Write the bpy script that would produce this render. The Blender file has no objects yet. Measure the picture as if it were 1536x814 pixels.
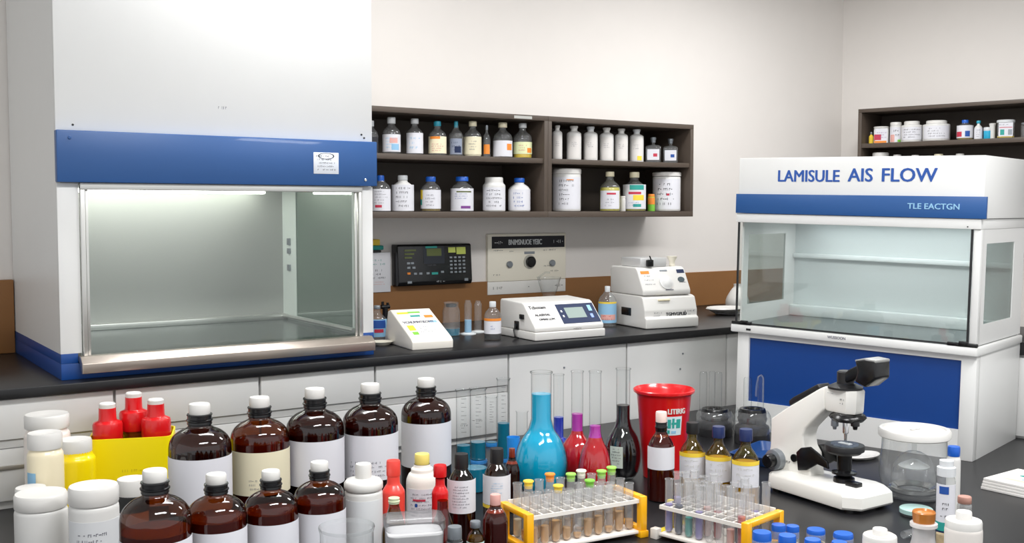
import bpy, bmesh, math, random
from mathutils import Vector, Matrix
random.seed(7)
PI = math.pi
scene = bpy.context.scene
COL = scene.collection

# ------------------------------------------------------------------ camera
F, CX, CY, H = 1613.0, 768.0, 407.0, 1.62
YAW = math.atan(1093/1613.0); PIT = math.atan(93/1613.0)
fwd = Vector((math.sin(YAW)*math.cos(PIT), math.cos(YAW)*math.cos(PIT), -math.sin(PIT)))
rgt = Vector((math.cos(YAW), -math.sin(YAW), 0)); upv = rgt.cross(fwd)
CAM = Vector((0, 0, H))
cam = bpy.data.cameras.new('camera'); co = bpy.data.objects.new('camera', cam); COL.objects.link(co)
cam.sensor_width = 36; cam.lens = 36*F/1536; cam.clip_start = .05
co.matrix_world = Matrix((( rgt.x, upv.x, -fwd.x, 0), (rgt.y, upv.y, -fwd.y, 0), (rgt.z, upv.z, -fwd.z, H), (0, 0, 0, 1)))
scene.camera = co
def ray(px, py): return fwd*F + rgt*(px-CX) + upv*(CY-py)
def onz(px, py, z): d = ray(px, py); return CAM + d*((z-H)/d.z)
def ony(px, py, y): d = ray(px, py); return CAM + d*(y/d.y)
def onplane(px, py, p, n):
    d = ray(px, py); n = Vector(n); return CAM + d*((Vector(p)-CAM).dot(n)/d.dot(n))
ZB, ZC, YW = .75, 1.10, 4.25       # bench top, counter top, back wall
def stand(px, yt, w, r, zb=ZB):      # a round thing of width w px whose top is seen at yt and whose height is r widths
    d = ray(px, yt); D = (H-zb)/(r - d.z/w); p = CAM + d*(D/w)
    return Vector((p.x, p.y, zb)), D/2, r*D

# ------------------------------------------------------------------ materials
def lin(h):
    h = h.lstrip('#'); v = [int(h[i:i+2], 16)/255 for i in (0, 2, 4)]
    return tuple((x/12.92 if x <= .04045 else ((x+.055)/1.055)**2.4) for x in v) + (1,)
MATS = {}
def mat(name, col, rough=.45, metal=0, coat=0, noise=0, nscale=8, emit=0, trans=0, spec=.5, sss=0):
    if name in MATS: return MATS[name]
    m = bpy.data.materials.new(name); m.use_nodes = True; nt = m.node_tree; b = nt.nodes['Principled BSDF']
    c = lin(col) if isinstance(col, str) else col
    b.inputs['Base Color'].default_value = c
    b.inputs['Roughness'].default_value = rough; b.inputs['Metallic'].default_value = metal
    b.inputs['Coat Weight'].default_value = coat; b.inputs['Coat Roughness'].default_value = .06
    b.inputs['Transmission Weight'].default_value = trans
    b.inputs['Specular IOR Level'].default_value = spec
    if sss: b.inputs['Subsurface Weight'].default_value = sss; b.inputs['Subsurface Scale'].default_value = .01
    if emit:
        b.inputs['Emission Color'].default_value = c; b.inputs['Emission Strength'].default_value = emit
    tc = nt.nodes.new('ShaderNodeTexCoord'); n = nt.nodes.new('ShaderNodeTexNoise'); n.inputs['Scale'].default_value = nscale
    n.inputs['Detail'].default_value = 4
    nt.links.new(tc.outputs['Object'], n.inputs['Vector'])
    mx = nt.nodes.new('ShaderNodeMix'); mx.data_type = 'RGBA'
    k = noise if noise else .03
    mx.inputs[6].default_value = tuple(x*(1-k) for x in c[:3])+(1,); mx.inputs[7].default_value = tuple(min(1, x*(1+k)) for x in c[:3])+(1,)
    nt.links.new(n.outputs['Fac'], mx.inputs[0]); nt.links.new(mx.outputs[2], b.inputs['Base Color'])
    MATS[name] = m; return m
def glass(name, tint='#ffffff', edge='#8a9494', base=.05, gain=.55, power=3.0, rough=.02, milk=0, tpow=None):
    if name in MATS: return MATS[name]
    m = bpy.data.materials.new(name); m.use_nodes = True; nt = m.node_tree; N = nt.nodes; L = nt.links; N.clear()
    out = N.new('ShaderNodeOutputMaterial'); mix = N.new('ShaderNodeMixShader'); tr = N.new('ShaderNodeBsdfTransparent'); gl = N.new('ShaderNodeBsdfGlossy')
    gl.inputs['Roughness'].default_value = rough
    lw = N.new('ShaderNodeLayerWeight'); lw.inputs['Blend'].default_value = .5
    pw = N.new('ShaderNodeMath'); pw.operation = 'POWER'; pw.inputs[1].default_value = power
    L.new(lw.outputs['Facing'], pw.inputs[0])
    mul = N.new('ShaderNodeMath'); mul.operation = 'MULTIPLY_ADD'; mul.inputs[1].default_value = gain; mul.inputs[2].default_value = base
    L.new(pw.outputs[0], mul.inputs[0])
    mc = N.new('ShaderNodeMix'); mc.data_type = 'RGBA'; mc.inputs[6].default_value = lin(tint); mc.inputs[7].default_value = lin(edge)
    if tpow:
        p2 = N.new('ShaderNodeMath'); p2.operation = 'POWER'; p2.inputs[1].default_value = tpow; L.new(lw.outputs['Facing'], p2.inputs[0]); L.new(p2.outputs[0], mc.inputs[0])
    else: L.new(pw.outputs[0], mc.inputs[0])
    if milk:
        df = N.new('ShaderNodeBsdfDiffuse'); df.inputs[0].default_value = (.85, .86, .87, 1); m2 = N.new('ShaderNodeMixShader'); m2.inputs[0].default_value = milk
        L.new(mix.outputs[0], m2.inputs[1]); L.new(df.outputs[0], m2.inputs[2])
    L.new(mc.outputs[2], tr.inputs[0])
    L.new(mul.outputs[0], mix.inputs[0]); L.new(tr.outputs[0], mix.inputs[1]); L.new(gl.outputs[0], mix.inputs[2]); L.new((m2 if milk else mix).outputs[0], out.inputs[0])
    MATS[name] = m; return m

WALL = mat('painted_wall', '#e6e1dc', .7, noise=.02)
WHITE = mat('white_enamel', '#e4e4e2', .35, noise=.015)
CABW = mat('cabinet_white', '#d8d8d6', .4, noise=.02)
PLW = mat('white_plastic', '#d8d6d2', .35, sss=0)
PLC = mat('cream_plastic', '#f0ead8', .35)
GAP = mat('dark_gap', '#3a3a3a', .7)
BLUE = mat('blue_enamel', '#1e508c', .4, coat=.1)
DBLUE = mat('deep_blue_enamel', '#003a82', .45)
BLACK = mat('black_plastic', '#101012', .25)
SOFTB = mat('soft_black', '#1a1a1c', .45)
BENCH = mat('black_resin_top', '#1b1b1d', .33, noise=.12, nscale=3, spec=.4)
STEEL = mat('brushed_steel', '#b9b7b2', .33, metal=.9, noise=.08, nscale=3)
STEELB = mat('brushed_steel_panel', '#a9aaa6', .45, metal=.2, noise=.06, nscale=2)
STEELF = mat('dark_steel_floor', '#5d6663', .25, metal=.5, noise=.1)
CHROME = mat('chrome', '#d8d8d8', .12, metal=1)
ALU = mat('aluminium_trim', '#cfcfcb', .3, metal=.7)
WOODM = mat('brown_board', '#8f6236', .55, noise=.12, nscale=6)
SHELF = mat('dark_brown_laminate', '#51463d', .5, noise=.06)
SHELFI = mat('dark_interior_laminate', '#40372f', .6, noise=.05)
FLOORM = mat('grey_floor', '#8d8b88', .5, noise=.05)
CLEAR = glass('clear_glass', '#fbfcfc', '#8f9a9a', base=.06, gain=.45, power=3.5, milk=.07, tpow=5)
PANE = glass('pane_glass', '#f9fbfa', '#c2ccc9', base=.05, gain=.5, power=4)
PANEG = glass('green_pane_glass', '#e3ebe6', '#b4c4bc', base=.12, gain=.5, power=4)
TUBE = glass('tube_glass', '#fcfdfd', '#3a4244', base=.035, gain=.45, power=4, tpow=4.5)
TTUBE = glass('plastic_tube', '#fbfbfb', '#4c5256', base=.09, gain=.45, power=3, milk=.16, tpow=3.5)
FROST = glass('frosted_plastic', '#f4f4f2', '#d8d8d6', base=.08, gain=.3, power=2.5, rough=.15, milk=.22)
AMBG = glass('amber_glass', '#ae763c', '#5a2a0a', base=.07, gain=.5, power=3, rough=.06)
DAMBG = glass('dark_amber_glass', '#80503a', '#2c120a', base=.07, gain=.5, power=3, rough=.06)
AMBL = mat('amber_liquid', '#823a12', .15, coat=.4, noise=.2, nscale=12)
DAMBL = mat('dark_amber_liquid', '#4a2018', .15, coat=.4)
CAPW = mat('white_cap', '#dad8d4', .35)
CAPC = mat('cream_cap', '#ece3c4', .35)
CAPB = mat('blue_cap', '#1c5fc4', .3)
CAPN = mat('navy_cap', '#22305e', .3)
CAPT = mat('teal_cap', '#2f9db4', .35)
RED = mat('red_plastic', '#d4141a', .28, coat=.3)
CORAL = mat('coral_plastic', '#e8453a', .32, coat=.2)
YEL = mat('yellow_carton', '#ffe600', .4)
YELR = mat('yellow_rack_plastic', '#fab510', .3, coat=.3)
PAPER = mat('label_paper', '#dcdce2', .6, noise=.015)
PAPERC = mat('cream_label_paper', '#e6dec0', .6)
INK = mat('grey_ink', '#6e6e78', .7)
DINK = mat('dark_ink', '#26262c', .7)
BINK = mat('blue_ink', '#1e4f9f', .6)
PINK = mat('purple_ink', '#7c3f8c', .6)
RINK = mat('red_ink', '#c03048', .6)
ORG = mat('orange_print', '#e88a30', .6)
YPR = mat('yellow_print', '#f0cf40', .6)
GPR = mat('green_print', '#7dc242', .6)
TPR = mat('teal_print', '#2a9c92', .6)
LBPR = mat('light_blue_print', '#8fbede', .6)
CYAN = mat('cyan_liquid', '#08a4cc', .12, coat=.6)
TEAL = mat('teal_liquid', '#0d6f8a', .12, coat=.5)
DBL = mat('deep_blue_liquid', '#1430a8', .12, coat=.5)
MAG = mat('magenta_liquid', '#b02aa0', .12, coat=.5)
REDL = mat('red_liquid', '#b3101c', .12, coat=.6)
BLKL = mat('black_liquid', '#0c0a0e', .08, coat=.6)
YELL = mat('yellow_liquid', '#e3c21c', .2, coat=.3)
YPOW = mat('yellow_powder', '#f3d70a', .5, coat=.3)
CPOW = mat('cream_powder', '#efe4c4', .6)
OLIVE = mat('olive_liquid', '#8a7420', .15, coat=.4)
RBROWN = mat('red_brown_liquid', '#7a2a16', .15, coat=.5)
AMTL = mat('amber_tube_liquid', '#cf9a4c', .25, noise=.25, nscale=30)
VIO = mat('violet_print_liquid', '#8478b8', .3)
SALM = mat('salmon_plastic', '#e0a9a0', .4)
LCD = mat('screen_glass', '#7f908a', .5)
NAVY = mat('navy_panel', '#1c2a4c', .6, spec=.3)
OLCD = mat('olive_screen', '#57602c', .25)
GREYM = mat('grey_metal', '#8e949a', .35, metal=.5)

# ------------------------------------------------------------------ mesh helpers
def link(name, bm, m, parent=None, smooth=True, angle=40, loc=None):
    bmesh.ops.recalc_face_normals(bm, faces=bm.faces)
    me = bpy.data.meshes.new(name); bm.to_mesh(me); bm.free()
    if m: me.materials.append(m)
    if smooth:
        for p in me.polygons: p.use_smooth = True
        me.set_sharp_from_angle(angle=math.radians(angle))
    o = bpy.data.objects.new(name, me); COL.objects.link(o)
    if parent: o.parent = parent
    if loc is not None: o.location = loc
    return o
def tag(o, label=None, cat=None, group=None, kind=None):
    if label: o['label'] = label
    if cat: o['category'] = cat
    if group: o['group'] = group
    if kind: o['kind'] = kind
    return o
def thing(name, label, cat, loc=(0, 0, 0), rz=0, group=None):
    o = bpy.data.objects.new(name, None); COL.objects.link(o); o.location = loc; o.rotation_euler = (0, 0, rz); o.empty_display_size = .05
    return tag(o, label, cat, group)
def B(): return bmesh.new()
def box(bm, x0, x1, y0, y1, z0, z1, bev=0, seg=2):
    t = bmesh.new()
    r = bmesh.ops.create_cube(t, size=1)
    for v in t.verts: v.co = Vector(((x0+x1)/2+v.co.x*(x1-x0), (y0+y1)/2+v.co.y*(y1-y0), (z0+z1)/2+v.co.z*(z1-z0)))
    if bev: bmesh.ops.bevel(t, geom=list(t.edges), offset=bev, segments=seg, profile=.5, affect='EDGES')
    merge(bm, t); return bm
def merge(bm, t, M=None):
    if M is not None: t.transform(M)
    me = bpy.data.meshes.new('tmp'); t.to_mesh(me); t.free(); bm.from_mesh(me); bpy.data.meshes.remove(me)
def cr(pts, n=4):
    out = []
    for i in range(len(pts)-1):
        p0 = pts[max(i-1, 0)]; p1 = pts[i]; p2 = pts[i+1]; p3 = pts[min(i+2, len(pts)-1)]
        for k in range(n):
            t = k/n
            out.append(tuple(max(0, .5*((2*p1[j])+(-p0[j]+p2[j])*t+(2*p0[j]-5*p1[j]+4*p2[j]-p3[j])*t*t+(-p0[j]+3*p1[j]-3*p2[j]+p3[j])*t**3)) for j in (0, 1)))
    out.append(pts[-1]); return out
def lathe(bm, prof, seg=32, a0=0, a1=2*PI, cx=0, cy=0, sx=1, sy=1):
    full = abs(a1-a0-2*PI) < 1e-6
    n = seg if full else seg+1
    rings = []
    for (r, z) in prof:
        if r < 1e-6 and full: rings.append([bm.verts.new((cx, cy, z))]); continue
        rings.append([bm.verts.new((cx+sx*r*math.cos(a0+(a1-a0)*i/seg), cy+sy*r*math.sin(a0+(a1-a0)*i/seg), z)) for i in range(n)])
    for a, b in zip(rings, rings[1:]):
        m = seg
        for i in range(m):
            j = (i+1) % n
            if len(a) == 1 and len(b) == 1: continue
            if len(a) == 1: bm.faces.new((a[0], b[j], b[i]))
            elif len(b) == 1: bm.faces.new((a[i], a[j], b[0]))
            else: bm.faces.new((a[i], a[j], b[j], b[i]))
    return bm
def cyl(bm, r, z0, z1, seg=24, r2=None, cx=0, cy=0, bev=0):
    r2 = r if r2 is None else r2
    if bev: pr = [(0, z0), (r-bev, z0), (r, z0+bev), (r2, z1-bev), (r2-bev, z1), (0, z1)]
    else: pr = [(0, z0), (r, z0), (r2, z1), (0, z1)]
    return lathe(bm, pr, seg, cx=cx, cy=cy)
def tube(bm, pts, r, seg=10, cap=True):
    pts = [Vector(p) for p in pts]; rings = []
    for i, p in enumerate(pts):
        d = (pts[min(i+1, len(pts)-1)]-pts[max(i-1, 0)]).normalized()
        a = d.orthogonal().normalized() if i == 0 else (pa - d*pa.dot(d)).normalized()
        pa = a; b = d.cross(a)
        rr = r[i] if isinstance(r, (list, tuple)) else r
        rings.append([bm.verts.new(p+a*rr*math.cos(2*PI*k/seg)+b*rr*math.sin(2*PI*k/seg)) for k in range(seg)])
    for a, b in zip(rings, rings[1:]):
        for i in range(seg): bm.faces.new((a[i], a[(i+1) % seg], b[(i+1) % seg], b[i]))
    if cap: bm.faces.new(rings[0][::-1]); bm.faces.new(rings[-1])
    return bm
def prism(bm, poly, d0, d1, axis='x', bev=0):   # polygon in the two other axes, extruded along axis
    t = bmesh.new()
    def P(a, b, d): return {'x': (d, a, b), 'y': (a, d, b), 'z': (a, b, d)}[axis]
    A = [t.verts.new(P(a, b, d0)) for a, b in poly]; C = [t.verts.new(P(a, b, d1)) for a, b in poly]
    t.faces.new(A); t.faces.new(C[::-1])
    for i in range(len(A)): j = (i+1) % len(A); t.faces.new((A[i], C[i], C[j], A[j]))
    bmesh.ops.recalc_face_normals(t, faces=t.faces)
    if bev: bmesh.ops.bevel(t, geom=list(t.edges), offset=bev, segments=3, profile=.5, affect='EDGES')
    merge(bm, t); return bm
def bx(name, m, parent, x0, x1, y0, y1, z0, z1, bev=0, smooth=True):
    return link(name, box(B(), x0, x1, y0, y1, z0, z1, bev), m, parent, smooth)
def text_mesh(s, size, weight=0, extrude=.0004, align='LEFT', xs=1):
    cu = bpy.data.curves.new('t', 'FONT'); cu.body = s; cu.size = size; cu.offset = weight; cu.extrude = extrude; cu.align_x = align; cu.resolution_u = 3
    o = bpy.data.objects.new('t', cu); COL.objects.link(o); bpy.context.view_layer.update()
    me = bpy.data.meshes.new_from_object(o); bpy.data.objects.remove(o); bpy.data.curves.remove(cu)
    bm = bmesh.new(); bm.from_mesh(me); bpy.data.meshes.remove(me)
    if xs != 1:
        for v in bm.verts: v.co.x *= xs
    return bm
UP = Matrix(((1, 0, 0, 0), (0, 0, -1, 0), (0, 1, 0, 0), (0, 0, 0, 1)))   # text in the XZ plane, seen from -Y
def text(name, s, size, m, parent, x, y, z, weight=0, xs=1, M=UP):
    bm = text_mesh(s, size, weight, xs=xs); bm.transform(M)
    return link(name, bm, m, parent, False, loc=(x, y, z))
def wrap(bm, R):           # x arc length, z up, facing -Y
    for v in bm.verts:
        a = v.co.x/R - PI/2; r = R + (-v.co.y)
        v.co = Vector((r*math.cos(a), r*math.sin(a), v.co.z))
def bold(s, size, k, xs=1):
    b = text_mesh(s, size, 0, xs=xs)
    o = bmesh.new()
    src = bpy.data.meshes.new('tmp'); b.to_mesh(src); b.free()
    for i_, (dx, dy) in enumerate(((-k, 0), (k, 0), (0, -k*.5), (0, k*.5), (-k, k*.4), (k, -k*.4))):
        t = bmesh.new(); t.from_mesh(src); merge(o, t, Matrix.Translation((dx, dy, i_*.00008)))
    bpy.data.meshes.remove(src); return o
def marks(w, h, rows, seed=0, fill=.8, th=.0004, italic=0):
    """lines of small handwriting-like strokes in XZ, x centred, z from 0 to h"""
    rnd = random.Random(seed); bm = bmesh.new(); rh = h/rows
    for i in range(rows):
        z = h-(i+.5)*rh; x = -w/2 + rnd.random()*.1*w; xe = w/2*(rnd.uniform(.3, 1))
        s = rh*.5
        while x < xe:
            ww = s*rnd.uniform(.3, .8)
            if rnd.random() < fill:
                k = rnd.random()
                if k < .4: box(bm, x, x+ww*.3, -th, 0, z-s*.5, z+s*.5)
                elif k < .7: box(bm, x, x+ww, -th, 0, z-s*.12, z+s*.12)
                else:
                    box(bm, x, x+ww*.28, -th, 0, z-s*.45, z+s*.2); box(bm, x, x+ww, -th, 0, z+s*.2, z+s*.42)
            x += ww+s*.2
    return bm
def flatmarks(parent, x, y, z, w, h, rows, m, seed=0, name='printing'):
    return link(name, marks(w, h, rows, seed), m, parent, False, loc=(x, y, z))

# ------------------------------------------------------------------ bottles
P_JUG = [(1, .655), (.99, .69), (.945, .73), (.83, .768), (.66, .798), (.5, .815), (.40, .828), (.365, .845), (.36, .89)]
P_LAB = [(1, .52), (.985, .57), (.9, .64), (.7, .70), (.5, .745), (.38, .785), (.35, .83), (.35, .88)]
P_NAR = [(1, .74), (.95, .79), (.7, .83), (.5, .845), (.44, .87), (.44, .9)]
P_WID = [(1, .78), (.97, .815), (.88, .84), (.85, .86), (.85, .9)]
P_SQ = [(1, .60), (.97, .66), (.8, .74), (.55, .80), (.45, .825), (.43, .86)]
P_SLOPE = [(1, .45), (.96, .55), (.78, .68), (.55, .8), (.42, .88), (.40, .93), (.40, 1)]
def body_prof(kind, R, h):
    pts = cr(kind, 3)
    return [(0, .004*h), (.9*R, 0), (.975*R, .01*h), (R, .035*h)] + [(r*R, z*h) for r, z in pts]
def clip(prof, zl, k=.97):
    out = []
    for (r, z) in prof:
        if z <= zl: out.append((r*k, max(z, .002)+.001))
        else:
            r0, z0 = out[-1]; t = (zl-z0)/(z-z0) if z > z0 else 0
            out.append((r0+(r*k-r0)*t, zl)); break
    out.append((0, out[-1][1])); return out
FONTSEED = [0]
def bottle(name, label, cat, loc, R, h, kind, m, cap=None, collar=None, liquid=None, band=None, ink=None, group=None, turn=0, seg=36, square=False, extra=None):
    """cap=(mat, r/R, z0, z1, style)  collar=(mat, r/R, z0, z1)  liquid=(mat, level)  band=(mat, z0, z1, half angle)  ink=(mat, rows)"""
    a = math.atan2(-loc[1], -loc[0]) + PI/2 + turn
    t = thing(name, label, cat, loc, a, group)
    if square: seg = 4
    def L(bm, pr, k=1):
        if square:
            lathe(bm, [(r*1.32*k, z) for r, z in pr], 4, a0=PI/4, a1=PI/4+2*PI)
            bmesh.ops.bevel(bm, geom=[e for e in bm.edges if abs(e.verts[0].co.z-e.verts[1].co.z) > 1e-5], offset=R*.18, segments=3, affect='EDGES')
        else: lathe(bm, pr, seg)
        return bm
    pr = body_prof(kind, R, h)
    link('bottle_body', L(B(), pr), m, t)
    if liquid: link('contents', L(B(), clip(pr, liquid[1]*h)), liquid[0], t)
    if collar:
        c = collar; b = B(); r = c[1]*R; z0 = c[2]*h; z1 = c[3]*h; d = (z1-z0)
        lathe(b, [(0, z0), (r*.95, z0), (r, z0+d*.08), (r*.98, z0+d*.3), (r*1.06, z0+d*.38), (r*1.06, z0+d*.48), (r*.97, z0+d*.55), (r*.97, z1-d*.14), (r*1.03, z1-d*.1), (r, z1), (0, z1)], 32)
        link('collar', b, c[0], t)
    if cap:
        c = cap; b = B(); r = c[1]*R; z0 = c[2]*h; z1 = c[3]*h; d = z1-z0; st = c[4] if len(c) > 4 else 'plain'
        if st == 'ribbed':
            n = 40; rings = []
            for (k, z) in ((.97, z0), (1, z0+d*.05), (1, z1-d*.15)):
                rings.append([b.verts.new((r*k*(1-.03*(i % 2))*math.cos(2*PI*i/n), r*k*(1-.03*(i % 2))*math.sin(2*PI*i/n), z)) for i in range(n)])
            rings.append([b.verts.new((r*.94*math.cos(2*PI*i/n), r*.94*math.sin(2*PI*i/n), z1)) for i in range(n)])
            for p, q in zip(rings, rings[1:]):
                for i in range(n): b.faces.new((p[i], p[(i+1) % n], q[(i+1) % n], q[i]))
            b.faces.new(rings[0][::-1]); b.faces.new(rings[-1])
        elif st == 'flare': lathe(b, [(0, z0), (r*.8, z0), (r*.78, z0+d*.3), (r, z1-d*.35), (r*.98, z1-d*.05), (r*.9, z1), (0, z1)], 28)
        elif st == 'disc':   # wide lid with a small moulded nub on top
            lathe(b, [(0, z0), (r, z0), (r*1.01, z0+d*.1), (r*1.01, z0+d*.5), (r*.97, z0+d*.58), (r*.45, z0+d*.62), (r*.44, z1-d*.05), (r*.40, z1), (0, z1)], 36)
        elif st == 'dish': lathe(b, [(0, z0), (r*.98, z0), (r, z0+d*.06), (r, z1-d*.15), (r*.95, z1), (r*.5, z1-d*.06), (r*.3, z1-d*.1), (0, z1-d*.1)], 36)
        else: lathe(b, [(0, z0), (r*.97, z0), (r, z0+d*.05), (r, z1-d*.15), (r*.93, z1), (0, z1)], 28)
        link('cap', b, c[0], t)
    if band:
        bm_, z0, z1, ha = band
        b = B(); rr = R*1.004+.0006
        if square:
            q = R*.93; box(b, -q*math.sin(min(ha, PI/2))*.9, q*math.sin(min(ha, PI/2))*.9, -R*.945, -R*.93, z0*h, z1*h)
        else: lathe(b, [(rr-.0005, z0*h), (rr, z0*h), (rr, z1*h), (rr-.0005, z1*h)], 24, a0=-PI/2-ha, a1=-PI/2+ha)
        lb = link('label_sheet', b, bm_, t)
        if ink:
            FONTSEED[0] += 1
            im, rows = ink[0], ink[1]; f0 = ink[2] if len(ink) > 2 else .15; f1 = ink[3] if len(ink) > 3 else .85; wf = ink[4] if len(ink) > 4 else .75
            mb = marks(2*min(ha, .95)*R*wf, (z1-z0)*h*(f1-f0), rows, FONTSEED[0])
            for v in mb.verts: v.co.z += (z0+(z1-z0)*f0)*h
            if square:
                for v in mb.verts: v.co.y -= R*.947
            else: wrap(mb, rr+.0002)
            link('printing', mb, im, lb, False)
        if extra:
            for (em, x0, x1, e0, e1) in extra:      # coloured printed patches
                pb = B(); sg_ = max(4, int((x1-x0)*14))
                if square: box(pb, x0*R, x1*R, -R*.9475, -R*.945, (z0+(z1-z0)*e0)*h, (z0+(z1-z0)*e1)*h)
                else: lathe(pb, [(rr, (z0+(z1-z0)*e0)*h), (rr+.0005, (z0+(z1-z0)*e0)*h), (rr+.0005, (z0+(z1-z0)*e1)*h), (rr, (z0+(z1-z0)*e1)*h)], sg_, a0=-PI/2+x0, a1=-PI/2+x1)
                link('printed_patch', pb, em, lb, False)
    return t

# ================================================================== THE SETTING
def struct(name, bm, m, smooth=False):
    o = link(name, bm, m, None, smooth); o['kind'] = 'structure'; return o
KX = ony(1262, 200, YW).x; A15 = math.radians(15.1)
dr = Vector((math.sin(A15), -math.cos(A15), 0))
struct('floor', box(B(), -2.5, 7.5, -1.5, 4.35, -.05, 0), FLOORM)
struct('ceiling', box(B(), -2.5, 7.5, -1.5, 4.35, 3.0, 3.05), mat('ceiling_white', '#f4f4f2', .8))
struct('wall_back', box(B(), -2.5, KX+.1, YW, YW+.1, 0, 3.0), WALL)
kw = Vector((KX, YW, 0)); ew = kw+dr*5.2; nv = Vector((math.cos(A15), math.sin(A15), 0))
struct('wall_right', prism(B(), [(kw.x, kw.y), (ew.x, ew.y), ((ew+nv*.1).x, (ew+nv*.1).y), ((kw+nv*.1).x, (kw+nv*.1).y)], 0, 3.0, 'z'), WALL)
bs0 = 1.10; bs1 = ony(1040, 408, YW).z
struct('trim_1', box(B(), 1.9, KX-.02, YW-.012, YW, ZC, bs1, .002), WOODM)

# counter along the back wall with its cabinets
ct = thing('countertop', 'long black countertop running along the back wall over white cabinets', 'countertop', (0, 0, 0))
link('counter_slab', box(B(), -.4, 4.95, 3.385, YW-.012, ZC-.032, ZC, .004), BENCH, ct)
seams = [-.1, .83, 1.297, 1.724, 2.295, 2.887, 3.467, 4.3]
CL = ['white drawer cabinet under the counter, cut off by the left photo edge',
      'white drawer cabinet under the counter behind the red capped bottle pack',
      'white cabinet under the counter behind the fourth and fifth back row amber bottles',
      'white cabinet under the counter behind the teal glass cylinders and tallest amber bottle',
      'white cabinet under the counter behind the cyan and magenta flasks',
      'white cabinet under the counter behind the red bucket',
      'white cabinet at the right end of the counter, next to the laminar flow hood']
for i, (a, b) in enumerate(zip(seams, seams[1:])):
    t = thing('base_cabinet', CL[i], 'cabinet', (a, 3.41, 0), 0, 'white cabinets under the back counter')
    w = b-a
    bx('cabinet_body', CABW, t, .001, w-.001, .02, YW-3.41-.02, .0, ZC-.034)
    if i < 4:
        bx('drawer_front', CABW, t, .004, w-.004, 0, .02, .946, ZC-.036, .002)
        d = bx('drawer_front', CABW, t, .004, w-.004, 0, .02, .765, .918, .002)
        if i == 0: bx('handle', STEEL, d, .45, .675, -.006, 0, .857, .871, .002)
        bx('rail', mat('grey_rail', '#bdbdbb', .4), t, .002, w-.002, .008, .0195, .92, .944)
    else:
        d = bx('door', CABW, t, .004, w-.004, 0, .02, .42, ZC-.036, .002)
        for (px, py) in ((846, 551), (1024, 530), (1020, 553)):
            s = ony(px, py, 3.41)
            if a < s.x < b:
                link('screw', cyl(B(), .004, 0, .003, 12), GREYM, d, loc=(s.x-a, 0, s.z)).rotation_euler = (PI/2, 0, 0)

# the low black bench in the foreground
bt = thing('lab_bench', 'wide black lab bench top carrying all the foreground bottles, racks and the microscope', 'bench', (0, 0, 0))
e1 = kw+dr*3.1
link('bench_top', prism(B(), [(-.6, 1.05), (e1.x-.03, 1.05), (kw.x+.22, 3.383), (-.6, 3.383)], ZB-.035, ZB, 'z'), BENCH, bt, False)
link('bench_base', prism(B(), [(-.5, 1.12), (5.4, 1.12), (5.2, 3.36), (-.5, 3.36)], 0, ZB-.036, 'z'), CABW, bt, False)

# wood board left of the fume hood
wb = ony(10, 419, YW)
o = link('wooden_board', box(B(), .15, .684, YW-.03, YW, ZC+.001, wb.z, .003), WOODM)
tag(o, 'brown wooden board against the back wall at the far left, beside the large fume hood', 'board')

# ================================================================== LARGE FUME HOOD
hx0, hx1, hy = .687, 1.744, 3.46
FH = thing('fume_hood', 'large white fume hood with blue header band and steel sill on the left counter', 'fume hood', (hx0, hy, ZC))
W = hx1-hx0; DP = YW-hy-.005
def fz(z): return z-ZC
bx('side_panel', WHITE, FH, 0, .012, .012, DP, .08, fz(2.9))
bx('side_panel', WHITE, FH, W-.012, W, .012, DP, .08, fz(2.9))
bx('top_fascia', WHITE, FH, 0, W, 0, .012, fz(1.855), fz(2.9), .002)
bx('jamb', WHITE, FH, 0, .062, 0, .012, .08, fz(1.70), .001)
bx('jamb', WHITE, FH, W-.045, W, 0, .012, .08, fz(1.70), .001)
bm = B(); box(bm, 0, W, -.002, DP, 0, .05, .002)
box(bm, 0, .05, -.002, .010, .05, .08, .001); box(bm, W-.045, W, -.002, .010, .05, .08, .001); box(bm, 0, .012, .010, DP, .05, .08, .001); box(bm, W-.012, W, .010, DP, .05, .08, .001)
link('blue_base', bm, mat('blue_base_enamel', '#06438c', .4, coat=.1), FH)
hb = link('header_band', box(B(), -.004, W+.004, -.03, .0, fz(1.702), fz(1.858), .003), BLUE, FH)
# sticker
sx0, sx1 = 1.506-hx0, 1.599-hx0
st = link('sticker', box(B(), sx0, sx1, -.0315, -.03, fz(1.742), fz(1.815), .0006), mat('sticker_white', '#dfe3ea', .4), hb)
link('printing', marks(.075, .058, 5, 91), DINK, st, False, loc=((sx0+sx1)/2, -.0315, fz(1.75)))
bm = B(); lathe(bm, [(.026, 0), (.030, 0), (.030, .0008), (.026, .0008), (.026, 0)], 32, sx=1, sy=.35); bm.transform(UP)
link('printed_oval', bm, DINK, st, False, loc=((sx0+sx1)/2, -.0315, fz(1.803)))
for (px, py, q) in ((548, 270, 0), (104, 206, 0)):
    s = ony(px, py, 3.43); bm = B(); cyl(bm, .005, 0, .004, 12, bev=.001); bm.transform(Matrix.Rotation(PI/2, 4, 'X'))
    link('screw', bm, CHROME if px > 500 else BLUE, hb, loc=(s.x-hx0, -.03, s.z-ZC))
for (px, py) in ((109, 187), (542, 202), (546, 207)):
    s = ony(px, py, 3.46); bm = B(); cyl(bm, .0035, 0, .002, 10); bm.transform(Matrix.Rotation(PI/2, 4, 'X'))
    link('screw', bm, SOFTB, FH, loc=(s.x-hx0, 0, s.z-ZC))
s = ony(330, 161, 3.46); link('emblem', marks(.05, .018, 1, 5), INK, FH, False, loc=(s.x-hx0, -.0002, s.z-ZC-.01))
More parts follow.
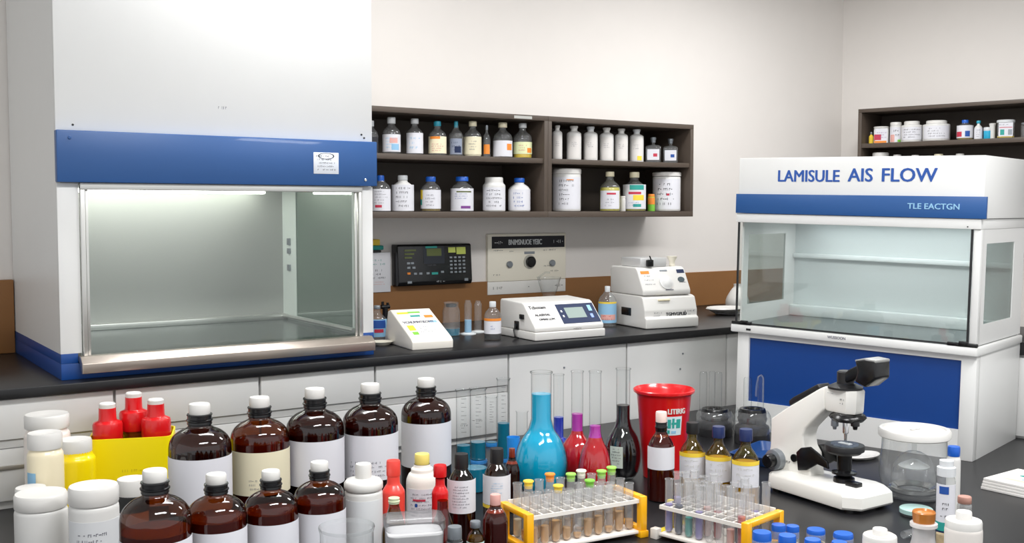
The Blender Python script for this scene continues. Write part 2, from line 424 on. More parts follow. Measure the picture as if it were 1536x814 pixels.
# interior
zi = fz(1.170); yb = DP-.03
bx('back_panel', STEELB, FH, .062, W-.03, yb, yb+.02, zi, fz(1.70))
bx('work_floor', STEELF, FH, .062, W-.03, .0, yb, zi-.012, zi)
bx('ledge', ALU, FH, .062, W-.03, yb-.05, yb, zi, zi+.022, .003)
bx('ceiling_panel', STEELB, FH, .012, W-.012, .012, yb, fz(1.70), fz(1.71))
bx('left_liner', STEELB, FH, .052, .062, .012, yb, zi, fz(1.70))
# right inner wall: rail frame and side pane
xr = W-.03
fr = B()
box(fr, xr-.004, xr, .03, .10, zi, fz(1.70)); box(fr, xr-.004, xr, yb-.14, yb, zi, fz(1.70)); box(fr, xr-.004, xr, .10, yb-.14, fz(1.69), fz(1.70)); box(fr, xr-.004, xr, .10, yb-.14, zi, zi+.02)
link('side_window_frame', fr, mat('pale_green_white', '#dfe6e2', .35), FH)
bx('side_pane', PANEG, FH, xr-.003, xr-.001, .10, yb-.14, zi+.02, fz(1.69))
bx('liner_panel', mat('grey_green_liner', '#b9c0bb', .45, metal=.1), FH, xr, xr+.01, .03, yb, zi, fz(1.70))
bm = B(); tube(bm, [(xr-.02, .06, zi+.015), (xr-.02, yb-.05, zi+.015)], .008, 8); link('floor_rail', bm, ALU, FH)
for (z, hh) in ((1.475, .028), (1.44, .022), (1.37, .026)):
    bx('latch', GREYM, FH, xr-.012, xr-.004, yb-.085, yb-.06, fz(z), fz(z)+hh, .002)
bm = B()
for (a, b, c_, d) in ((.064, .078, zi, fz(1.693)), (W-.06, W-.046, zi, fz(1.693))): box(bm, a, b, -.012, .008, c_, d, .002)
for (a, b) in ((.080, .088), (W-.072, W-.064)): box(bm, a, b, -.004, .004, zi, fz(1.68), .001)
box(bm, .064, W-.046, -.014, .008, fz(1.68), fz(1.7015), .002)
link('sash_frame', bm, ALU, FH)
bx('sash_glass', PANE, FH, .088, W-.072, .0, .003, zi+.01, fz(1.68))
bm = B(); prism(bm, [(-.055, .022), (-.055, .052), (-.03, .072), (.006, .072), (.006, .058), (-.02, .05), (-.035, .022)], .05, W-.02, 'x', .002)
link('steel_sill', bm, mat('warm_steel', '#b5aaa0', .28, metal=.85, noise=.1, nscale=5), FH)
lm = bx('lamp_tube', mat('lamp_glow', '#fbfff4', .5, emit=14), FH, .10, W-.14, yb-.09, yb-.065, fz(1.682), fz(1.697), .004)

# ================================================================== WALL SHELF UNITS
SY = 3.90
def shelf_unit(x0, x1, label, flatlab):
    t = thing('wall_shelf', label, 'shelf', (x0, SY, 1.585), 0, 'dark wall shelves on the back wall')
    w = x1-x0; h = .45; D = YW-SY-.002
    bx('top_board', SHELF, t, 0, w, 0, D, h-.022, h, .001); bx('bottom_board', SHELF, t, 0, w, 0, D, 0, .026, .001)
    bx('side_board', SHELF, t, 0, .02, 0, D, .026, h-.022, .001); bx('side_board', SHELF, t, w-.02, w, 0, D, .026, h-.022, .001)
    bx('middle_board', SHELF, t, .02, w-.02, .006, D-.006, .240, .262, .001)
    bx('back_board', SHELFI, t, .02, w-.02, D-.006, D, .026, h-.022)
    return t
XM = 2.837
t = shelf_unit(1.76, XM, 'dark brown two-tier wall shelf of clear and blue-capped bottles, left unit beside the fume hood', 0)
s = ony(784, 174, SY); link('mark', box(B(), s.x-1.76-.045, s.x-1.76+.05, -.0006, 0, .432, .444), mat('worn_grey', '#b5b5b0', .5), t, False)
shelf_unit(XM+.001, 3.722, 'dark brown two-tier wall shelf of slim white bottles and two white tubs', 0)
SI = 3.975
def si(px, yt, w, zb):
    p = ony(px, yt, SI); zf = (p-CAM).dot(fwd); R = w*zf/F/2
    return Vector((p.x, SI+max(0, R-.05), zb)), R, p.z-zb
ZU = 1.585+.2625; ZL = 1.585+.0265
up = 'clear bottles on the upper tier of the left wall shelf'; lo = 'bottles on the lower tier of the left wall shelf'
VCL = [(REDL, 0)]
def add_shelf(name, lab, px, yt, w, zb, kind, m, cap, band, liquid=None, ink=None, extra=None, group=None, square=False, collar=None, cat='bottle'):
    loc, R, h = si(px, yt, w, zb)
    return bottle(name, lab, cat, loc, R, h, kind, m, cap, collar, liquid, band, ink, group, 0, 24, square, extra)
CG = mat('grey_white_cap', '#d5d8da', .35)
add_shelf('glass_bottle', 'dark clear bottle half hidden behind the edge of the large fume hood, upper tier', 557, 181, 20, ZU, P_LAB, CLEAR, (CG, .4, .83, 1), (DINK, .05, .5, 1.2), group=up)
add_shelf('glass_bottle', 'clear bottle with pink and blue label near the fume hood, upper tier', 587, 176, 27, ZU, P_LAB, CLEAR, (CG, .46, .83, 1), (PAPER, .06, .53, 1.4), ink=(LBPR, 4), extra=((SALM, -.2, .7, .5, .8), (LBPR, 0, .9, .1, .45)), group=up)
add_shelf('glass_bottle', 'clear bottle with plain pale grey-white label, second from the fume hood on the upper tier', 622, 178, 25, ZU, P_LAB, CLEAR, (CG, .46, .86, 1), (PAPER, .04, .6, 1.4), ink=(LBPR, 3), group=up)
add_shelf('glass_bottle', 'clear bottle with teal cap and cream label with an orange top edge, upper tier', 656, 182, 27, ZU, P_LAB, CLEAR, (CAPT, .4, .86, 1), (CPOW, .06, .55, 1.4), ink=(RINK, 4, .1, .6), extra=((ORG, -.9, .3, .85, 1),), group=up)
add_shelf('glass_bottle', 'clear bottle with narrow teal cap and navy print, right of the orange-topped label', 684, 182, 22, ZU, P_LAB, CLEAR, (CAPT, .28, .82, 1), (mat('blue_grey_label', '#8b93a4', .6), .05, .5, .9), ink=(NAVY, 3), extra=((NAVY, -.2, .7, .1, .5),), group=up)
add_shelf('glass_bottle', 'clear bottle with cream cap and tall cream label, middle of the upper tier', 709, 182, 26, ZU, P_LAB, CLEAR, (CAPC, .46, .86, 1), (PAPERC, .06, .56, 1.4), ink=(INK, 4, .2, .8, .5), liquid=(CPOW, .1), group=up)
add_shelf('glass_vial', 'very slender dark glass vial with an orange patch between two clear bottles, upper tier', 730, 188, 11, ZU, P_LAB, CLEAR, (GREYM, .4, .86, 1), (ORG, .1, .4, .9), group=up, cat='vial')
add_shelf('glass_bottle', 'clear bottle with cream cap and white label with an orange square, upper tier', 754, 184, 29, ZU, P_LAB, CLEAR, (CAPC, .46, .86, 1), (PAPER, .03, .48, 1.4), extra=((ORG, .45, 1.1, .4, .8),), group=up)
add_shelf('glass_bottle', 'clear bottle holding yellow-green liquid, rightmost on the upper tier', 784, 185, 28, ZU, P_LAB, CLEAR, (CG, .42, .87, 1), (mat('pale_green_label', '#dfe4b4', .6), .12, .46, 1.4), liquid=(YELL, .12), ink=(RINK, 3, .2, .8, .5), extra=((ORG, .5, 1.1, .1, .5),), group=up)
WB = mat('white_bottle', '#dad9d6', .4)
add_shelf('reagent_bottle', 'blue-capped clear bottle with white label and red print, partly behind the fume hood, lower tier', 571, 263, 29, ZL, P_SQ, CLEAR, (CAPB, .36, .84, 1), (PAPER, .02, .62, 1.5), ink=(INK, 5, .3, .95), extra=((RINK, -.6, .1, .15, .27),), group=lo)
add_shelf('reagent_bottle', 'white bottle with half blue half white cap, second on the lower tier', 604, 263, 33, ZL, P_SQ, WB, (CG, .45, .87, 1), (PAPER, .02, .74, 1.5), ink=(DINK, 5, .1, .95, .7), group=lo)
add_shelf('reagent_bottle', 'blue-capped bottle with olive liquid and yellow and teal edged label, lower tier', 646, 265, 30, ZL, P_SQ, CLEAR, (CAPB, .5, .86, 1), (PAPER, .08, .62, 1.5), liquid=(OLIVE, .3), ink=(INK, 4, .1, .8, .6), extra=((YPR, -1.4, -.9, .5, 1), (TPR, -1.4, -1.0, .2, .5)), group=lo)
add_shelf('reagent_bottle', 'blue-capped bottle with white label printed in blue and purple, middle of the lower tier', 693, 265, 34, ZL, P_SQ, CLEAR, (CAPB, .56, .87, 1), (PAPER, .02, .66, 1.5), ink=(BINK, 3, .5, .8), extra=((OLCD, -.5, .9, .82, .88), (PINK, -.1, .8, .1, .22)), group=lo)
add_shelf('white_jar', 'white jar with wide white cap and black print on the lower tier', 741, 266, 34, ZL, [(1, .74), (.97, .78), (.85, .82), (.82, .86)], WB, (CAPW, .8, .84, 1, 'ribbed'), (PAPER, .04, .7, 1.3), ink=(DINK, 5, .1, .95, .8), group=lo, cat='jar')
add_shelf('reagent_bottle', 'white bottle with blue cap, rightmost on the lower tier of the left shelf', 779, 267, 33, ZL, P_SQ, WB, (CAPB, .48, .87, 1), (PAPER, .04, .66, 1.4), ink=(BINK, 4, .1, .9, .6), group=lo)
ur = 'slim white bottles on the upper tier of the right wall shelf'
for px, yt, w, lab in ((836, 188, 15, 'slim white bottle beside the post between the two wall shelves'), (861, 189, 22, 'slim white bottle with pale cap, second from the middle post, upper tier'),
        (886, 190, 21, 'slim white bottle with grey cap, third from the middle post, upper tier'), (910, 191.5, 21, 'slim white bottle with wide bright cap, fourth from the middle post'),
        (932, 193, 20, 'slim white bottle fifth from the middle post, between the wide-capped and yellow-marked ones'), (955, 194, 21, 'slim white bottle with a yellow patch, next to the square glass bottle')):
    add_shelf('white_bottle', lab, px, yt, w, ZU, P_NAR, WB, (CG if px in (886, 955) else CAPW, .56, .87, 1, 'flare'), (mat('pale_label', '#dcd8d4', .6), .05, .7, .9), ink=(INK, 3, .5, .75, .5), extra=((YPR, .1, .8, 0, .2),) if px == 955 else None, group=ur)
P_DEC = [(1, .55), (.97, .62), (.75, .68), (.35, .70), (.2, .74), (.2, .8)]
for px, yt, w, em, lab in ((980, 206, 24, RINK, 'square clear glass bottle with stopper and pink-marked label on the right wall shelf'), (1006, 208, 23, BINK, 'square clear glass bottle with stopper and blue-marked label, last on the upper tier')):
    add_shelf('stoppered_bottle', lab, px, yt, w, ZU, P_DEC, CLEAR, (GREYM, .36, .80, 1, 'flare'), (PAPER, .1, .52, 1.1), extra=((em, .0, .5, .3, .6),), group=None, square=True)
P_TUB = [(1, .86), (.98, .88)]
add_shelf('white_tub', 'large white lidded tub at the left end of the lower tier, right wall shelf', 853, 253, 43, ZL, P_TUB, WB, (CAPW, 1.03, .875, 1), (PAPER, .05, .8, 1.2), ink=(DINK, 6, .1, .95, .6), extra=((ORG, 0, .5, .9, .93),), cat='tub')
add_shelf('reagent_bottle', 'clear bottle of yellow liquid with red-striped label, lower tier of the right shelf', 915, 257.5, 31, ZL, P_LAB, CLEAR, (CAPC, .42, .88, 1), (PAPER, .06, .52, 1.1), liquid=(mat('pale_yellow_liquid', '#c5bb3e', .15, coat=.4), .6), ink=(INK, 3, .1, .6, .5), extra=((RINK, -.3, .6, .78, .88),))
add_shelf('reagent_bottle', 'bottle with cream cap and teal, pink and yellow label, right of the yellow liquid bottle', 953, 258, 35, ZL, P_LAB, CLEAR, (CAPC, .42, .86, 1), (PAPER, .06, .68, 1.3), liquid=(mat('pale_olive_liquid', '#a8a03a', .15, coat=.4), .1), ink=(BINK, 2, .1, .3, .5), extra=((TPR, -.4, .9, .78, .98), (RINK, -.5, .6, .6, .7), (YPR, -.1, .9, .35, .57), (TPR, -.1, .6, .08, .2)))
add_shelf('small_canister', 'small canister with orange and green print squeezed beside the rightmost white tub', 977, 291, 11, ZL, P_WID, GPR, (ORG, .9, .8, 1), (ORG, .4, .8, 1.2), cat='canister')
add_shelf('small_white_jar', 'small white jar glimpsed between the two yellow-liquid bottles', 934, 294, 9, ZL, P_WID, WB, (CAPW, .95, .88, 1), None, cat='jar')
add_shelf('white_tub', 'large white lidded tub with red and black print, right end of lower tier', 1004, 258, 42, ZL, P_TUB, WB, (CAPW, 1.03, .89, 1), (PAPER, .05, .82, 1.2), ink=(DINK, 5, .1, .9, .8), extra=((RINK, 0, .2, .45, .52),), cat='tub')

# ================================================================== RIGHT WALL SHELF
RS_D = .30; ax = dr
sp = kw + dr*.12 - nv*RS_D      # front left corner of the unit (towards the room)
# put its front-left edge at the pixel column 1290
best = min((abs((lambda p: CX+F*((p-CAM).dot(rgt))/((p-CAM).dot(fwd)))(kw+dr*(i*.01)-nv*RS_D+Vector((0, 0, 2)))-1287), i) for i in range(-60, 300))[1]
sp = kw+dr*(best*.01)-nv*RS_D
RT = thing('wall_shelf', 'dark brown wall shelf of jars on the right wall, above the laminar flow hood', 'shelf', (sp.x, sp.y, 0), math.atan2(dr.y, dr.x))
def rz_at(px, py): p = onplane(px, py, sp, nv); q = p-sp; return q.dot(dr), p.z
t0, ztop = rz_at(1300, 163); _, zmid = rz_at(1300, 215)
LW = 2.3; zb_ = zmid-.34
for n, a in (('top_board', (0, LW, 0, RS_D-.004, ztop-.02, ztop)), ('middle_board', (.02, LW-.02, .004, RS_D-.01, zmid-.025, zmid)), ('bottom_board', (0, LW, 0, RS_D-.004, zb_, zb_+.025)), ('side_board', (0, .02, 0, RS_D-.004, zb_+.025, ztop-.02)), ('side_board', (LW-.02, LW, 0, RS_D-.004, zb_+.025, ztop-.02))):
    x0, x1, y0, y1, z0, z1 = a; bx(n, SHELF, RT, x0, x1, y0, y1, z0, z1, .001)
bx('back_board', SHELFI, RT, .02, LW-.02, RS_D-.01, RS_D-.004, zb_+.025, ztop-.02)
def rs(name, lab, px, yt, w, kind, m, cap, band=None, zb=None, **k):
    zb = zmid+.0005 if zb is None else zb
    q = onplane(px, yt, sp+nv*.08, nv); zf = (q-CAM).dot(fwd); R = w*zf/F/2
    return bottle(name, lab, k.pop('cat', 'jar'), Vector((q.x, q.y, zb)), R, q.z-zb, kind, m, cap, k.pop('collar', None), k.pop('liquid', None), band, k.pop('ink', None), k.pop('group', None), 0, 24, k.pop('square', False), k.pop('extra', None))
rs('small_bottle', 'tiny yellow bottle at the left end of the right wall shelf', 1307, 198, 7, P_LAB, YPR, (GREYM, .5, .8, 1), cat='bottle')
rs('printed_box', 'white box with pink and purple print on the right wall shelf', 1322, 190, 22, P_TUB, WB, (CAPW, 1.0, .9, 1), (PAPER, .02, .86, 1.2), square=True, ink=(PINK, 3, .3, .8), extra=((RINK, -.9, 0, .2, .6), (ORG, -.9, .7, .0, .15)), cat='box')
rs('white_jar', 'slim white jar with orange and green printed label, left of the two big white jars', 1344, 183.5, 17, P_WID, WB, (CAPW, .95, .84, 1), (PAPER, .04, .75, 1.3), ink=(DINK, 2, .3, .9), extra=((SALM, -1, -.2, .0, .5), (GPR, .3, 1, 0, .15)))
rs('white_jar', 'big white jar with black print on the right wall shelf, left one of the pair', 1368, 182, 31, [(1, .74), (.97, .8), (.72, .83), (.7, .88)], WB, (CAPW, .72, .84, 1), (PAPER, .1, .7, 1.1), ink=(DINK, 4, .1, .9, .9))
rs('white_jar', 'biggest white jar with black print on the right wall shelf', 1405, 181, 39, [(1, .76), (.97, .81), (.76, .84), (.74, .88)], WB, (CAPW, .76, .85, 1), (PAPER, .1, .72, 1.1), ink=(DINK, 4, .1, .9, .7))
rs('reagent_bottle', 'blue-capped bottle with dark red and blue label blocks on the right wall shelf', 1448, 180, 23, P_SQ, CLEAR, (CAPB, .42, .84, 1), (PAPER, .1, .72, 1.5), liquid=(OLIVE, .1), extra=((RINK, -1.3, -.4, .1, .5), (BINK, .0, .6, .1, .55)), cat='bottle')
rs('reagent_bottle', 'slim white bottle with pale teal cap, right of the red and blue label bottle', 1468, 181, 12, P_LAB, WB, (CAPT, .5, .86, 1), (PAPER, .05, .6, 1.2), ink=(DINK, 4, .1, .9, .5), cat='bottle')
rs('cup', 'small cup of blue liquid between slim white containers on the right wall shelf', 1482, 191, 12, P_TUB, CYAN, (CG, 1.02, .7, 1), cat='cup')
rs('plastic_cup', 'narrow white plastic cup flaring at the rim, right wall shelf', 1489, 185, 8, [(1, .8), (1.2, .95)], WB, (CAPW, 1.2, .93, 1), cat='cup')
rs('reagent_jar', 'square jar with green, grey and pink label near the right photo edge', 1509, 180, 25, P_TUB, CLEAR, (CG, 1.02, .85, 1), (PAPER, .1, .84, 1.2), square=True, liquid=(YELL, .12), ink=(DINK, 1, .75, .95), extra=((RINK, -.7, .7, .62, .67), (TPR, -.6, -.15, .1, .5), (GREYM, .25, .7, .1, .5)))
rs('glass_jar', 'clear grey glass jar at the photo edge on the right wall shelf', 1538, 184, 12, P_WID, CLEAR, (GREYM, .9, .9, 1))
zlow = zb_+.0255
for px, yt, w, lab in ((1321, 229, 22, 'wide white lid of a jar peeping over the laminar hood, leftmost'), (1346, 232, 11, 'small white-capped bottle peeping over the laminar hood, second from left'), (1373, 232.5, 10, 'faint small capped bottle peeping over the laminar hood, middle'),
                       (1408, 231, 12, 'small cream-capped bottle peeping over the laminar hood, fourth from left'), (1440, 230.5, 11, 'small white-capped bottle peeping over the laminar hood, rightmost')):
    rs('white_jar', lab, px, yt, w*1.25, P_WID, WB, (CAPW if px != 1408 else CAPC, .85, .9, 1), zb=zlow, group='jars on the lower tier behind the hood top')

# ================================================================== LAMINAR FLOW HOOD
a = A15; W = .93; D = .51
PR_ = Vector((3.364, 2.14, ZB)); PL = PR_ + Vector((-math.sin(a), math.cos(a), 0))*W
LH = thing('laminar_hood', 'white laminar flow hood with glass front and blue stripe standing on the bench at right', 'laminar flow hood', PL, a-PI/2)
TL_ = .02
def sh(bm):   # the cabinet leans a touch: its left end sits a little higher
    for v in bm.verts:
        s = W-v.co.x; z = v.co.z
        v.co.x = v.co.x + TL_*z
        if z > .005: v.co.z = z + s*TL_*min(1, z/.3)
    return bm
def lb(name, m, x0, x1, y0, y1, z0, z1, bev=0, parent=None, sm=True):
    return link(name, sh(box(B(), x0, x1, y0, y1, z0, z1, bev)), m, parent or LH, sm)
HW = mat('hood_white', '#dcdcda', .35, noise=.01)
zt, z1s, z0s, zl, zg, zbl = 1.053, .913, .838, .802, .402, .367
# stand
bm = B(); box(bm, .01, .06, .01, .05, 0, zbl, .002); box(bm, W-.055, W-.003, .01, .05, 0, zbl, .002)
box(bm, .06, W-.055, .012, .05, 0, .105, 0); box(bm, .06, W-.055, .012, .05, zbl-.02, zbl, 0)
link('stand_frame', sh(bm), HW, LH)
lb('blue_panel', DBLUE, .06, W-.055, .02, .03, .105, zbl-.02)
lb('side_panel', HW, W-.012, W-.003, .05, D, 0, zbl, .001); lb('side_panel', HW, .01, .02, .05, D, 0, zbl, .001)
lb('back_panel', HW, .02, W-.012, D-.012, D, 0.001, zl)
wt = lb('work_deck', HW, -.012, W+.004, -.012, D+.004, zbl, zg-.004, .006)
flat = lb('deck_surface', mat('hood_deck', '#70787a', .3, metal=.3, noise=.1), .012, W-.012, .004, D-.012, zg-.004, zg)
# corner frame and side windows
bm = B()
box(bm, W-.03, W-.004, 0, .03, zg, zl, .003)
link('corner_post', sh(bm), HW, LH)
for sx, nm in ((W-.014, 'right'), (.006, 'left')):
    bm = B(); x0, x1 = sx, sx+.008
    box(bm, x0, x1, .03, .07, zg, zl); box(bm, x0, x1, D-.12, D, zg, zl); box(bm, x0, x1, .07, D-.12, zg, zg+.07); box(bm, x0, x1, .07, D-.12, zl-.05, zl)
    s_ = link('side_window_frame', sh(bm), HW, LH)
    lb('pane', glass('smoky_pane', '#dfe5e3', '#a9b3b1', base=.1, gain=.5, power=4), x0+.002, x0+.005, .07, D-.12, zg+.07, zl-.05, 0, s_)
lb('inner_back', mat('inner_blue_white', '#ccd3d3', .4), .014, W-.014, D-.03, D-.012, zg, zl)
lb('air_baffle', mat('inner_ledge', '#dce2e2', .35), .014, W-.014, D-.07, D-.03, zg, zg+.045, .004)
lb('inner_rail', mat('inner_ledge', '#dce2e2', .35), .014, W-.014, D-.05, D-.03, zg+.245, zg+.265, .004)
lb('front_glass', PANE, .006, W-.034, -.003, .001, zg+.002, zl)
bm = B(); box(bm, .004, .010, -.004, .004, zg, zl); box(bm, W-.037, W-.031, -.004, .004, zg, zl); box(bm, .004, W-.031, -.004, .002, zg, zg+.004)
link('glass_edge', sh(bm), SOFTB, LH, False)
bm = B(); box(bm, -.01, .075, -.010, .004, zg-.004, zg+.009, .003); box(bm, .03, .06, -.014, .0, zg+.002, zg+.013, .003)
link('hinge', sh(bm), BLACK, LH)
bm = B(); box(bm, W-.1, W+.002, -.010, .004, zg-.004, zg+.009, .003); box(bm, W-.06, W-.03, -.014, .0, zg+.002, zg+.015, .003)
link('hinge', sh(bm), BLACK, LH)
# head box
hd = lb('head_box', HW, 0, W, .0, D, zl+.036, zt, .003)
lb('lower_fascia', HW, -.004, W-.004, -.006, D, zl, zl+.035, .002)
sp_ = lb('blue_stripe', BLUE, -.004, W+.012, -.012, .0, z0s, z1s, .001)
for s_, sz_, xs_, x_, z_ in (('LAMISULE', .062, .93, .165, .962), ('AIS', .068, 1.0, .448, .9635), ('FLOW', .068, 1.04, .570, .9635)):
    bm = bold(s_, sz_, .0016, xs_); bm.transform(UP)
    for v in bm.verts: v.co += Vector((x_, -.0005, z_))
    link('lettering', sh(bm), BINK, hd, False)
bm = bold('TLE EACTGN', .028, .0006, 1.1); bm.transform(UP)
for v in bm.verts: v.co += Vector((.675, -.0125, .868))
link('lettering', sh(bm), LBPR, sp_, False)
bm = text_mesh('WUSSOON', .014, .0003); bm.transform(UP)
for v in bm.verts: v.co += Vector((.395, -.0125, .380))
link('lettering', sh(bm), INK, wt, False)
lb('badge', SOFTB, .058, .078, -.014, -.012, .378, .386, .001, wt)
lb('screw', SOFTB, W-.05, W-.046, -.008, -.006, zl+.006, zl+.010)
lb('seam', GAP, W+.0, W+.0006, .0, D, zl+.035, zl+.0365)
lb('lamp_tube', mat('lamp_glow_cool', '#f2fbff', .5, emit=9), .1, W-.1, D-.12, D-.10, zl-.002, zl+.008, .002)

# cabinet behind the hood at the right edge
cp = Vector((3.364, 2.14, ZB)) + nv*(D+.02) + Vector((-math.sin(a), math.cos(a), 0))*.88
RC = thing('storage_cabinet', 'white cabinet with black top behind the laminar hood, a sliver at the right photo edge', 'cabinet', cp, a-PI/2)
bx('cabinet_body', CABW, RC, 0, 2.3, 0, .55, 0, .32, .003)
bx('cabinet_top', BENCH, RC, -.01, 2.31, -.02, .56, .32, .37, .003)
for k in range(3): bx('door', CABW, RC, .01+k*.765, .01+k*.765+.755, -.012, 0, .01, .31, .002)

# ================================================================== THINGS ON THE WALL
# black control panel
q0 = ony(596.5, 367, 4.19); q1 = ony(707, 426, 4.19)
CPw, CPh = q1.x-q0.x, q0.z-q1.z
CPn = thing('control_panel', 'black wall-mounted control panel with olive screen and keypad', 'control panel', (q0.x, YW, q1.z))
bm = B(); prism(bm, [(0, 0.0), (-.062, .004), (-.07, .02), (-.058, CPh-.006), (-.05, CPh), (0, CPh)], 0, CPw, 'x', .004)
link('housing', bm, BLACK, CPn)
fy = lambda z: -.0705+.012*(z-.02)/(CPh-.026)
def cpr(name, m, x0, x1, z0, z1, dd=.002, par=None):
    bm = B(); prism(bm, [(fy(z0)-dd, z0), (fy(z1)-dd, z1), (fy(z1)+.001, z1), (fy(z0)+.001, z0)], x0, x1, 'x'); return link(name, bm, m, par or CPn, False)
sc = CPw/.355
cpr('screen', OLCD, .135*sc, .205*sc, .135, .168)
cpr('screen_bezel', mat('dark_bezel', '#181d28', .3), .12*sc, .22*sc, .10, .178, .001)
cpr('label_strip', TPR, .13*sc, .185*sc, .170, .179)
for k in range(3): cpr('label_strip', OLCD, (.03)*sc, (.085-.01*k)*sc, .158-.016*k, .166-.016*k)
cpr('label_strip', mat('lime_print', '#b8c45a', .5), .24*sc, .275*sc, .148, .172); cpr('label_strip', mat('lime_print', '#b8c45a', .5), .28*sc, .325*sc, .140, .172)
for r in range(5):
    for c_ in range(4): cpr('button', GREYM, (.245+.021*c_)*sc, (.257+.021*c_)*sc, .122-.0165*r, .130-.0165*r, .003)
for k, (x, z) in enumerate(((.04, .105), (.058, .105), (.04, .085), (.064, .085), (.04, .06), (.07, .058), (.095, .058), (.13, .058), (.2, .062))): cpr('button', ORG if k == 4 else GREYM, x*sc, (x+.014)*sc, z-.004, z+.005, .003)
cpr('button', TPR, .155*sc, .185*sc, .052, .062, .003)
cpr('badge', GREYM, .04*sc, .06*sc, .012+.004, .026, .001); cpr('badge', GREYM, .315*sc, .333*sc, .018, .030, .001)
bm = marks(.05, .016, 1, 3); link('lettering', bm, CG, CPn, False, loc=(.2*sc, -.071, .012))
bm = marks(.06, .012, 1, 4); link('lettering', bm, INK, CPn, False, loc=(.165*sc, -.0675, .088))
# cream wall plate
q0 = ony(728.6, 351, YW); q1 = ony(845.4, 436, YW)
pw, ph = q1.x-q0.x, q0.z-q1.z
WP = thing('wall_plate', 'cream wall-mounted instrument plate with black title strip and round dial', 'instrument panel', (q0.x, YW, q1.z))
bx('plate', mat('cream_plate', '#f3eddc', .4), WP, 0, pw, -.018, 0, .062, ph, .003)
bx('lower_plate', mat('pale_plate', '#e6e4df', .4), WP, 0, pw, -.0165, 0, 0, .061, .002)
ts = bx('title_strip', DINK, WP, .022, pw-.01, -.0195, -.018, ph-.068, ph-.012)
w_ = pw-.03
link('lettering', bold('BNIMSNUOE YEIIC', .036, .0009, .66), CG, ts, False, loc=(.10+.022, -.0199, ph-.052)).matrix_basis = Matrix.Translation((.115, -.0199, ph-.052)) @ UP
flatmarks(ts, .065, -.0197, ph-.056, .06, .03, 1, CG, 7, 'emblem'); flatmarks(ts, pw-.05, -.0197, ph-.055, .055, .03, 1, CG, 8, 'emblem')
bm = B(); cyl(bm, .034, 0, .006, 32, bev=.001); bm.transform(Matrix.Rotation(PI/2, 4, 'X')); dl = link('dial_plate', bm, mat('grey_plate', '#bdbab0', .4), WP, loc=(pw*.52, -.018, ph-.135))
bm = B(); cyl(bm, .026, .006, .022, 32, bev=.003); bm.transform(Matrix.Rotation(PI/2, 4, 'X')); link('knob', bm, BLACK, dl)
bx('dial_label', GREYM, WP, pw*.52-.03, pw*.52+.03, -.0195, -.018, ph-.098, ph-.086)
for xx in (.26, .81):
    bm = B(); cyl(bm, .016, 0, .014, 20, bev=.003); bm.transform(Matrix.Rotation(PI/2, 4, 'X')); link('knob', bm, GREYM, WP, loc=(pw*xx, -.018, ph-.145))
for (x, z, w2, s_) in ((.13, ph-.085, .06, 11), (.30, ph-.09, .03, 12), (.78, ph-.088, .09, 13), (.75, ph-.165, .05, 14), (.13, ph-.2, .07, 15), (.85, ph-.19, .06, 16)):
    flatmarks(WP, pw*x, -.0185, z, w2, .014, 1, DINK, s_)
for (x, w2, s_) in ((.13, .06, 21), (.52, .03, 22), (.90, .05, 23)): flatmarks(WP, pw*x, -.0167, .018, w2, .026, 1, DINK, s_)
# flyer
q0 = ony(557, 382, YW); q1 = ony(583, 437, YW)
FL = thing('wall_flyer', 'white printed flyer fixed to the wall between the fume hood and black control panel', 'flyer', (q1.x, YW, q1.z))
fh = q0.z-q1.z
bx('sheet', mat('flyer_white', '#e2e2e6', .5), FL, -.16, 0, -.02, 0, 0, fh+.01, .002)
bx('yellow_tab', YPR, FL, -.13, -.055, -.03, -.004, fh+.042, fh+.068, .004); bx('green_tab', TPR, FL, -.14, -.04, -.034, -.004, fh+.022, fh+.041, .004); bx('black_tab', SOFTB, FL, -.12, -.05, -.03, -.004, fh+.0105, fh+.021, .003)
flatmarks(FL, -.06, -.0203, fh-.05, .09, .035, 2, TPR, 31); flatmarks(FL, -.06, -.0203, fh-.11, .08, .05, 3, DINK, 32); flatmarks(FL, -.06, -.0203, .03, .07, .02, 2, SALM, 33)

# ================================================================== DEVICES ON THE COUNTER
def dev(name, lab, cat, pL, pR):
    A_ = onz(*pL, ZC); C_ = onz(*pR, ZC); d = C_-A_
    return thing(name, lab, cat, A_, math.atan2(d.y, d.x)), d.length
# wedge reader
WD, w = dev('wedge_reader', 'small cream sloping bench reader with colourful front sheet, beside the fume hood', 'instrument', (618.6, 525.5), (680, 521.5))
bm = B(); prism(bm, [(0, 0), (0, .03), (.015, .042), (.225, .132), (.25, .125), (.29, .0)], 0, w, 'x', .004)
link('housing', bm, mat('warm_white', '#e9e4da', .4), WD)
sl = math.atan2(.09, .21)
SM = Matrix.Translation((0, .012, .0408)) @ Matrix.Rotation(sl, 4, 'X')
def onslope(name, m, x0, x1, s0, s1, parent, M_, th=.001):
    bm = B(); box(bm, x0, x1, s0, s1, 0, th); bm.transform(M_); return link(name, bm, m, parent, False)
fs = onslope('front_sheet', mat('sheet_white', '#f0f0ea', .4), .012, w-.012, .012, .215, WD, SM, .0012)
for (m_, x0, x1, s0, s1) in ((GPR, .06, .11, .195, .207), (YPR, .015, .06, .19, .205), (ORG, .115, .15, .155, .175), (YPR, .018, .045, .06, .10), (GPR, .022, .045, .028, .05), (TPR, .06, .10, .165, .178), (LBPR, .12, .15, .115, .13)):
    onslope('printed_patch', m_, x0*w/.164, x1*w/.164, s0, s1, fs, SM, .0016)
bm = bold('VCNUMNTIEOMT', .024, .0005, .66); bm.transform(SM @ Matrix.Translation((.014, .115, .0016))); link('lettering', bm, INK, fs, False)
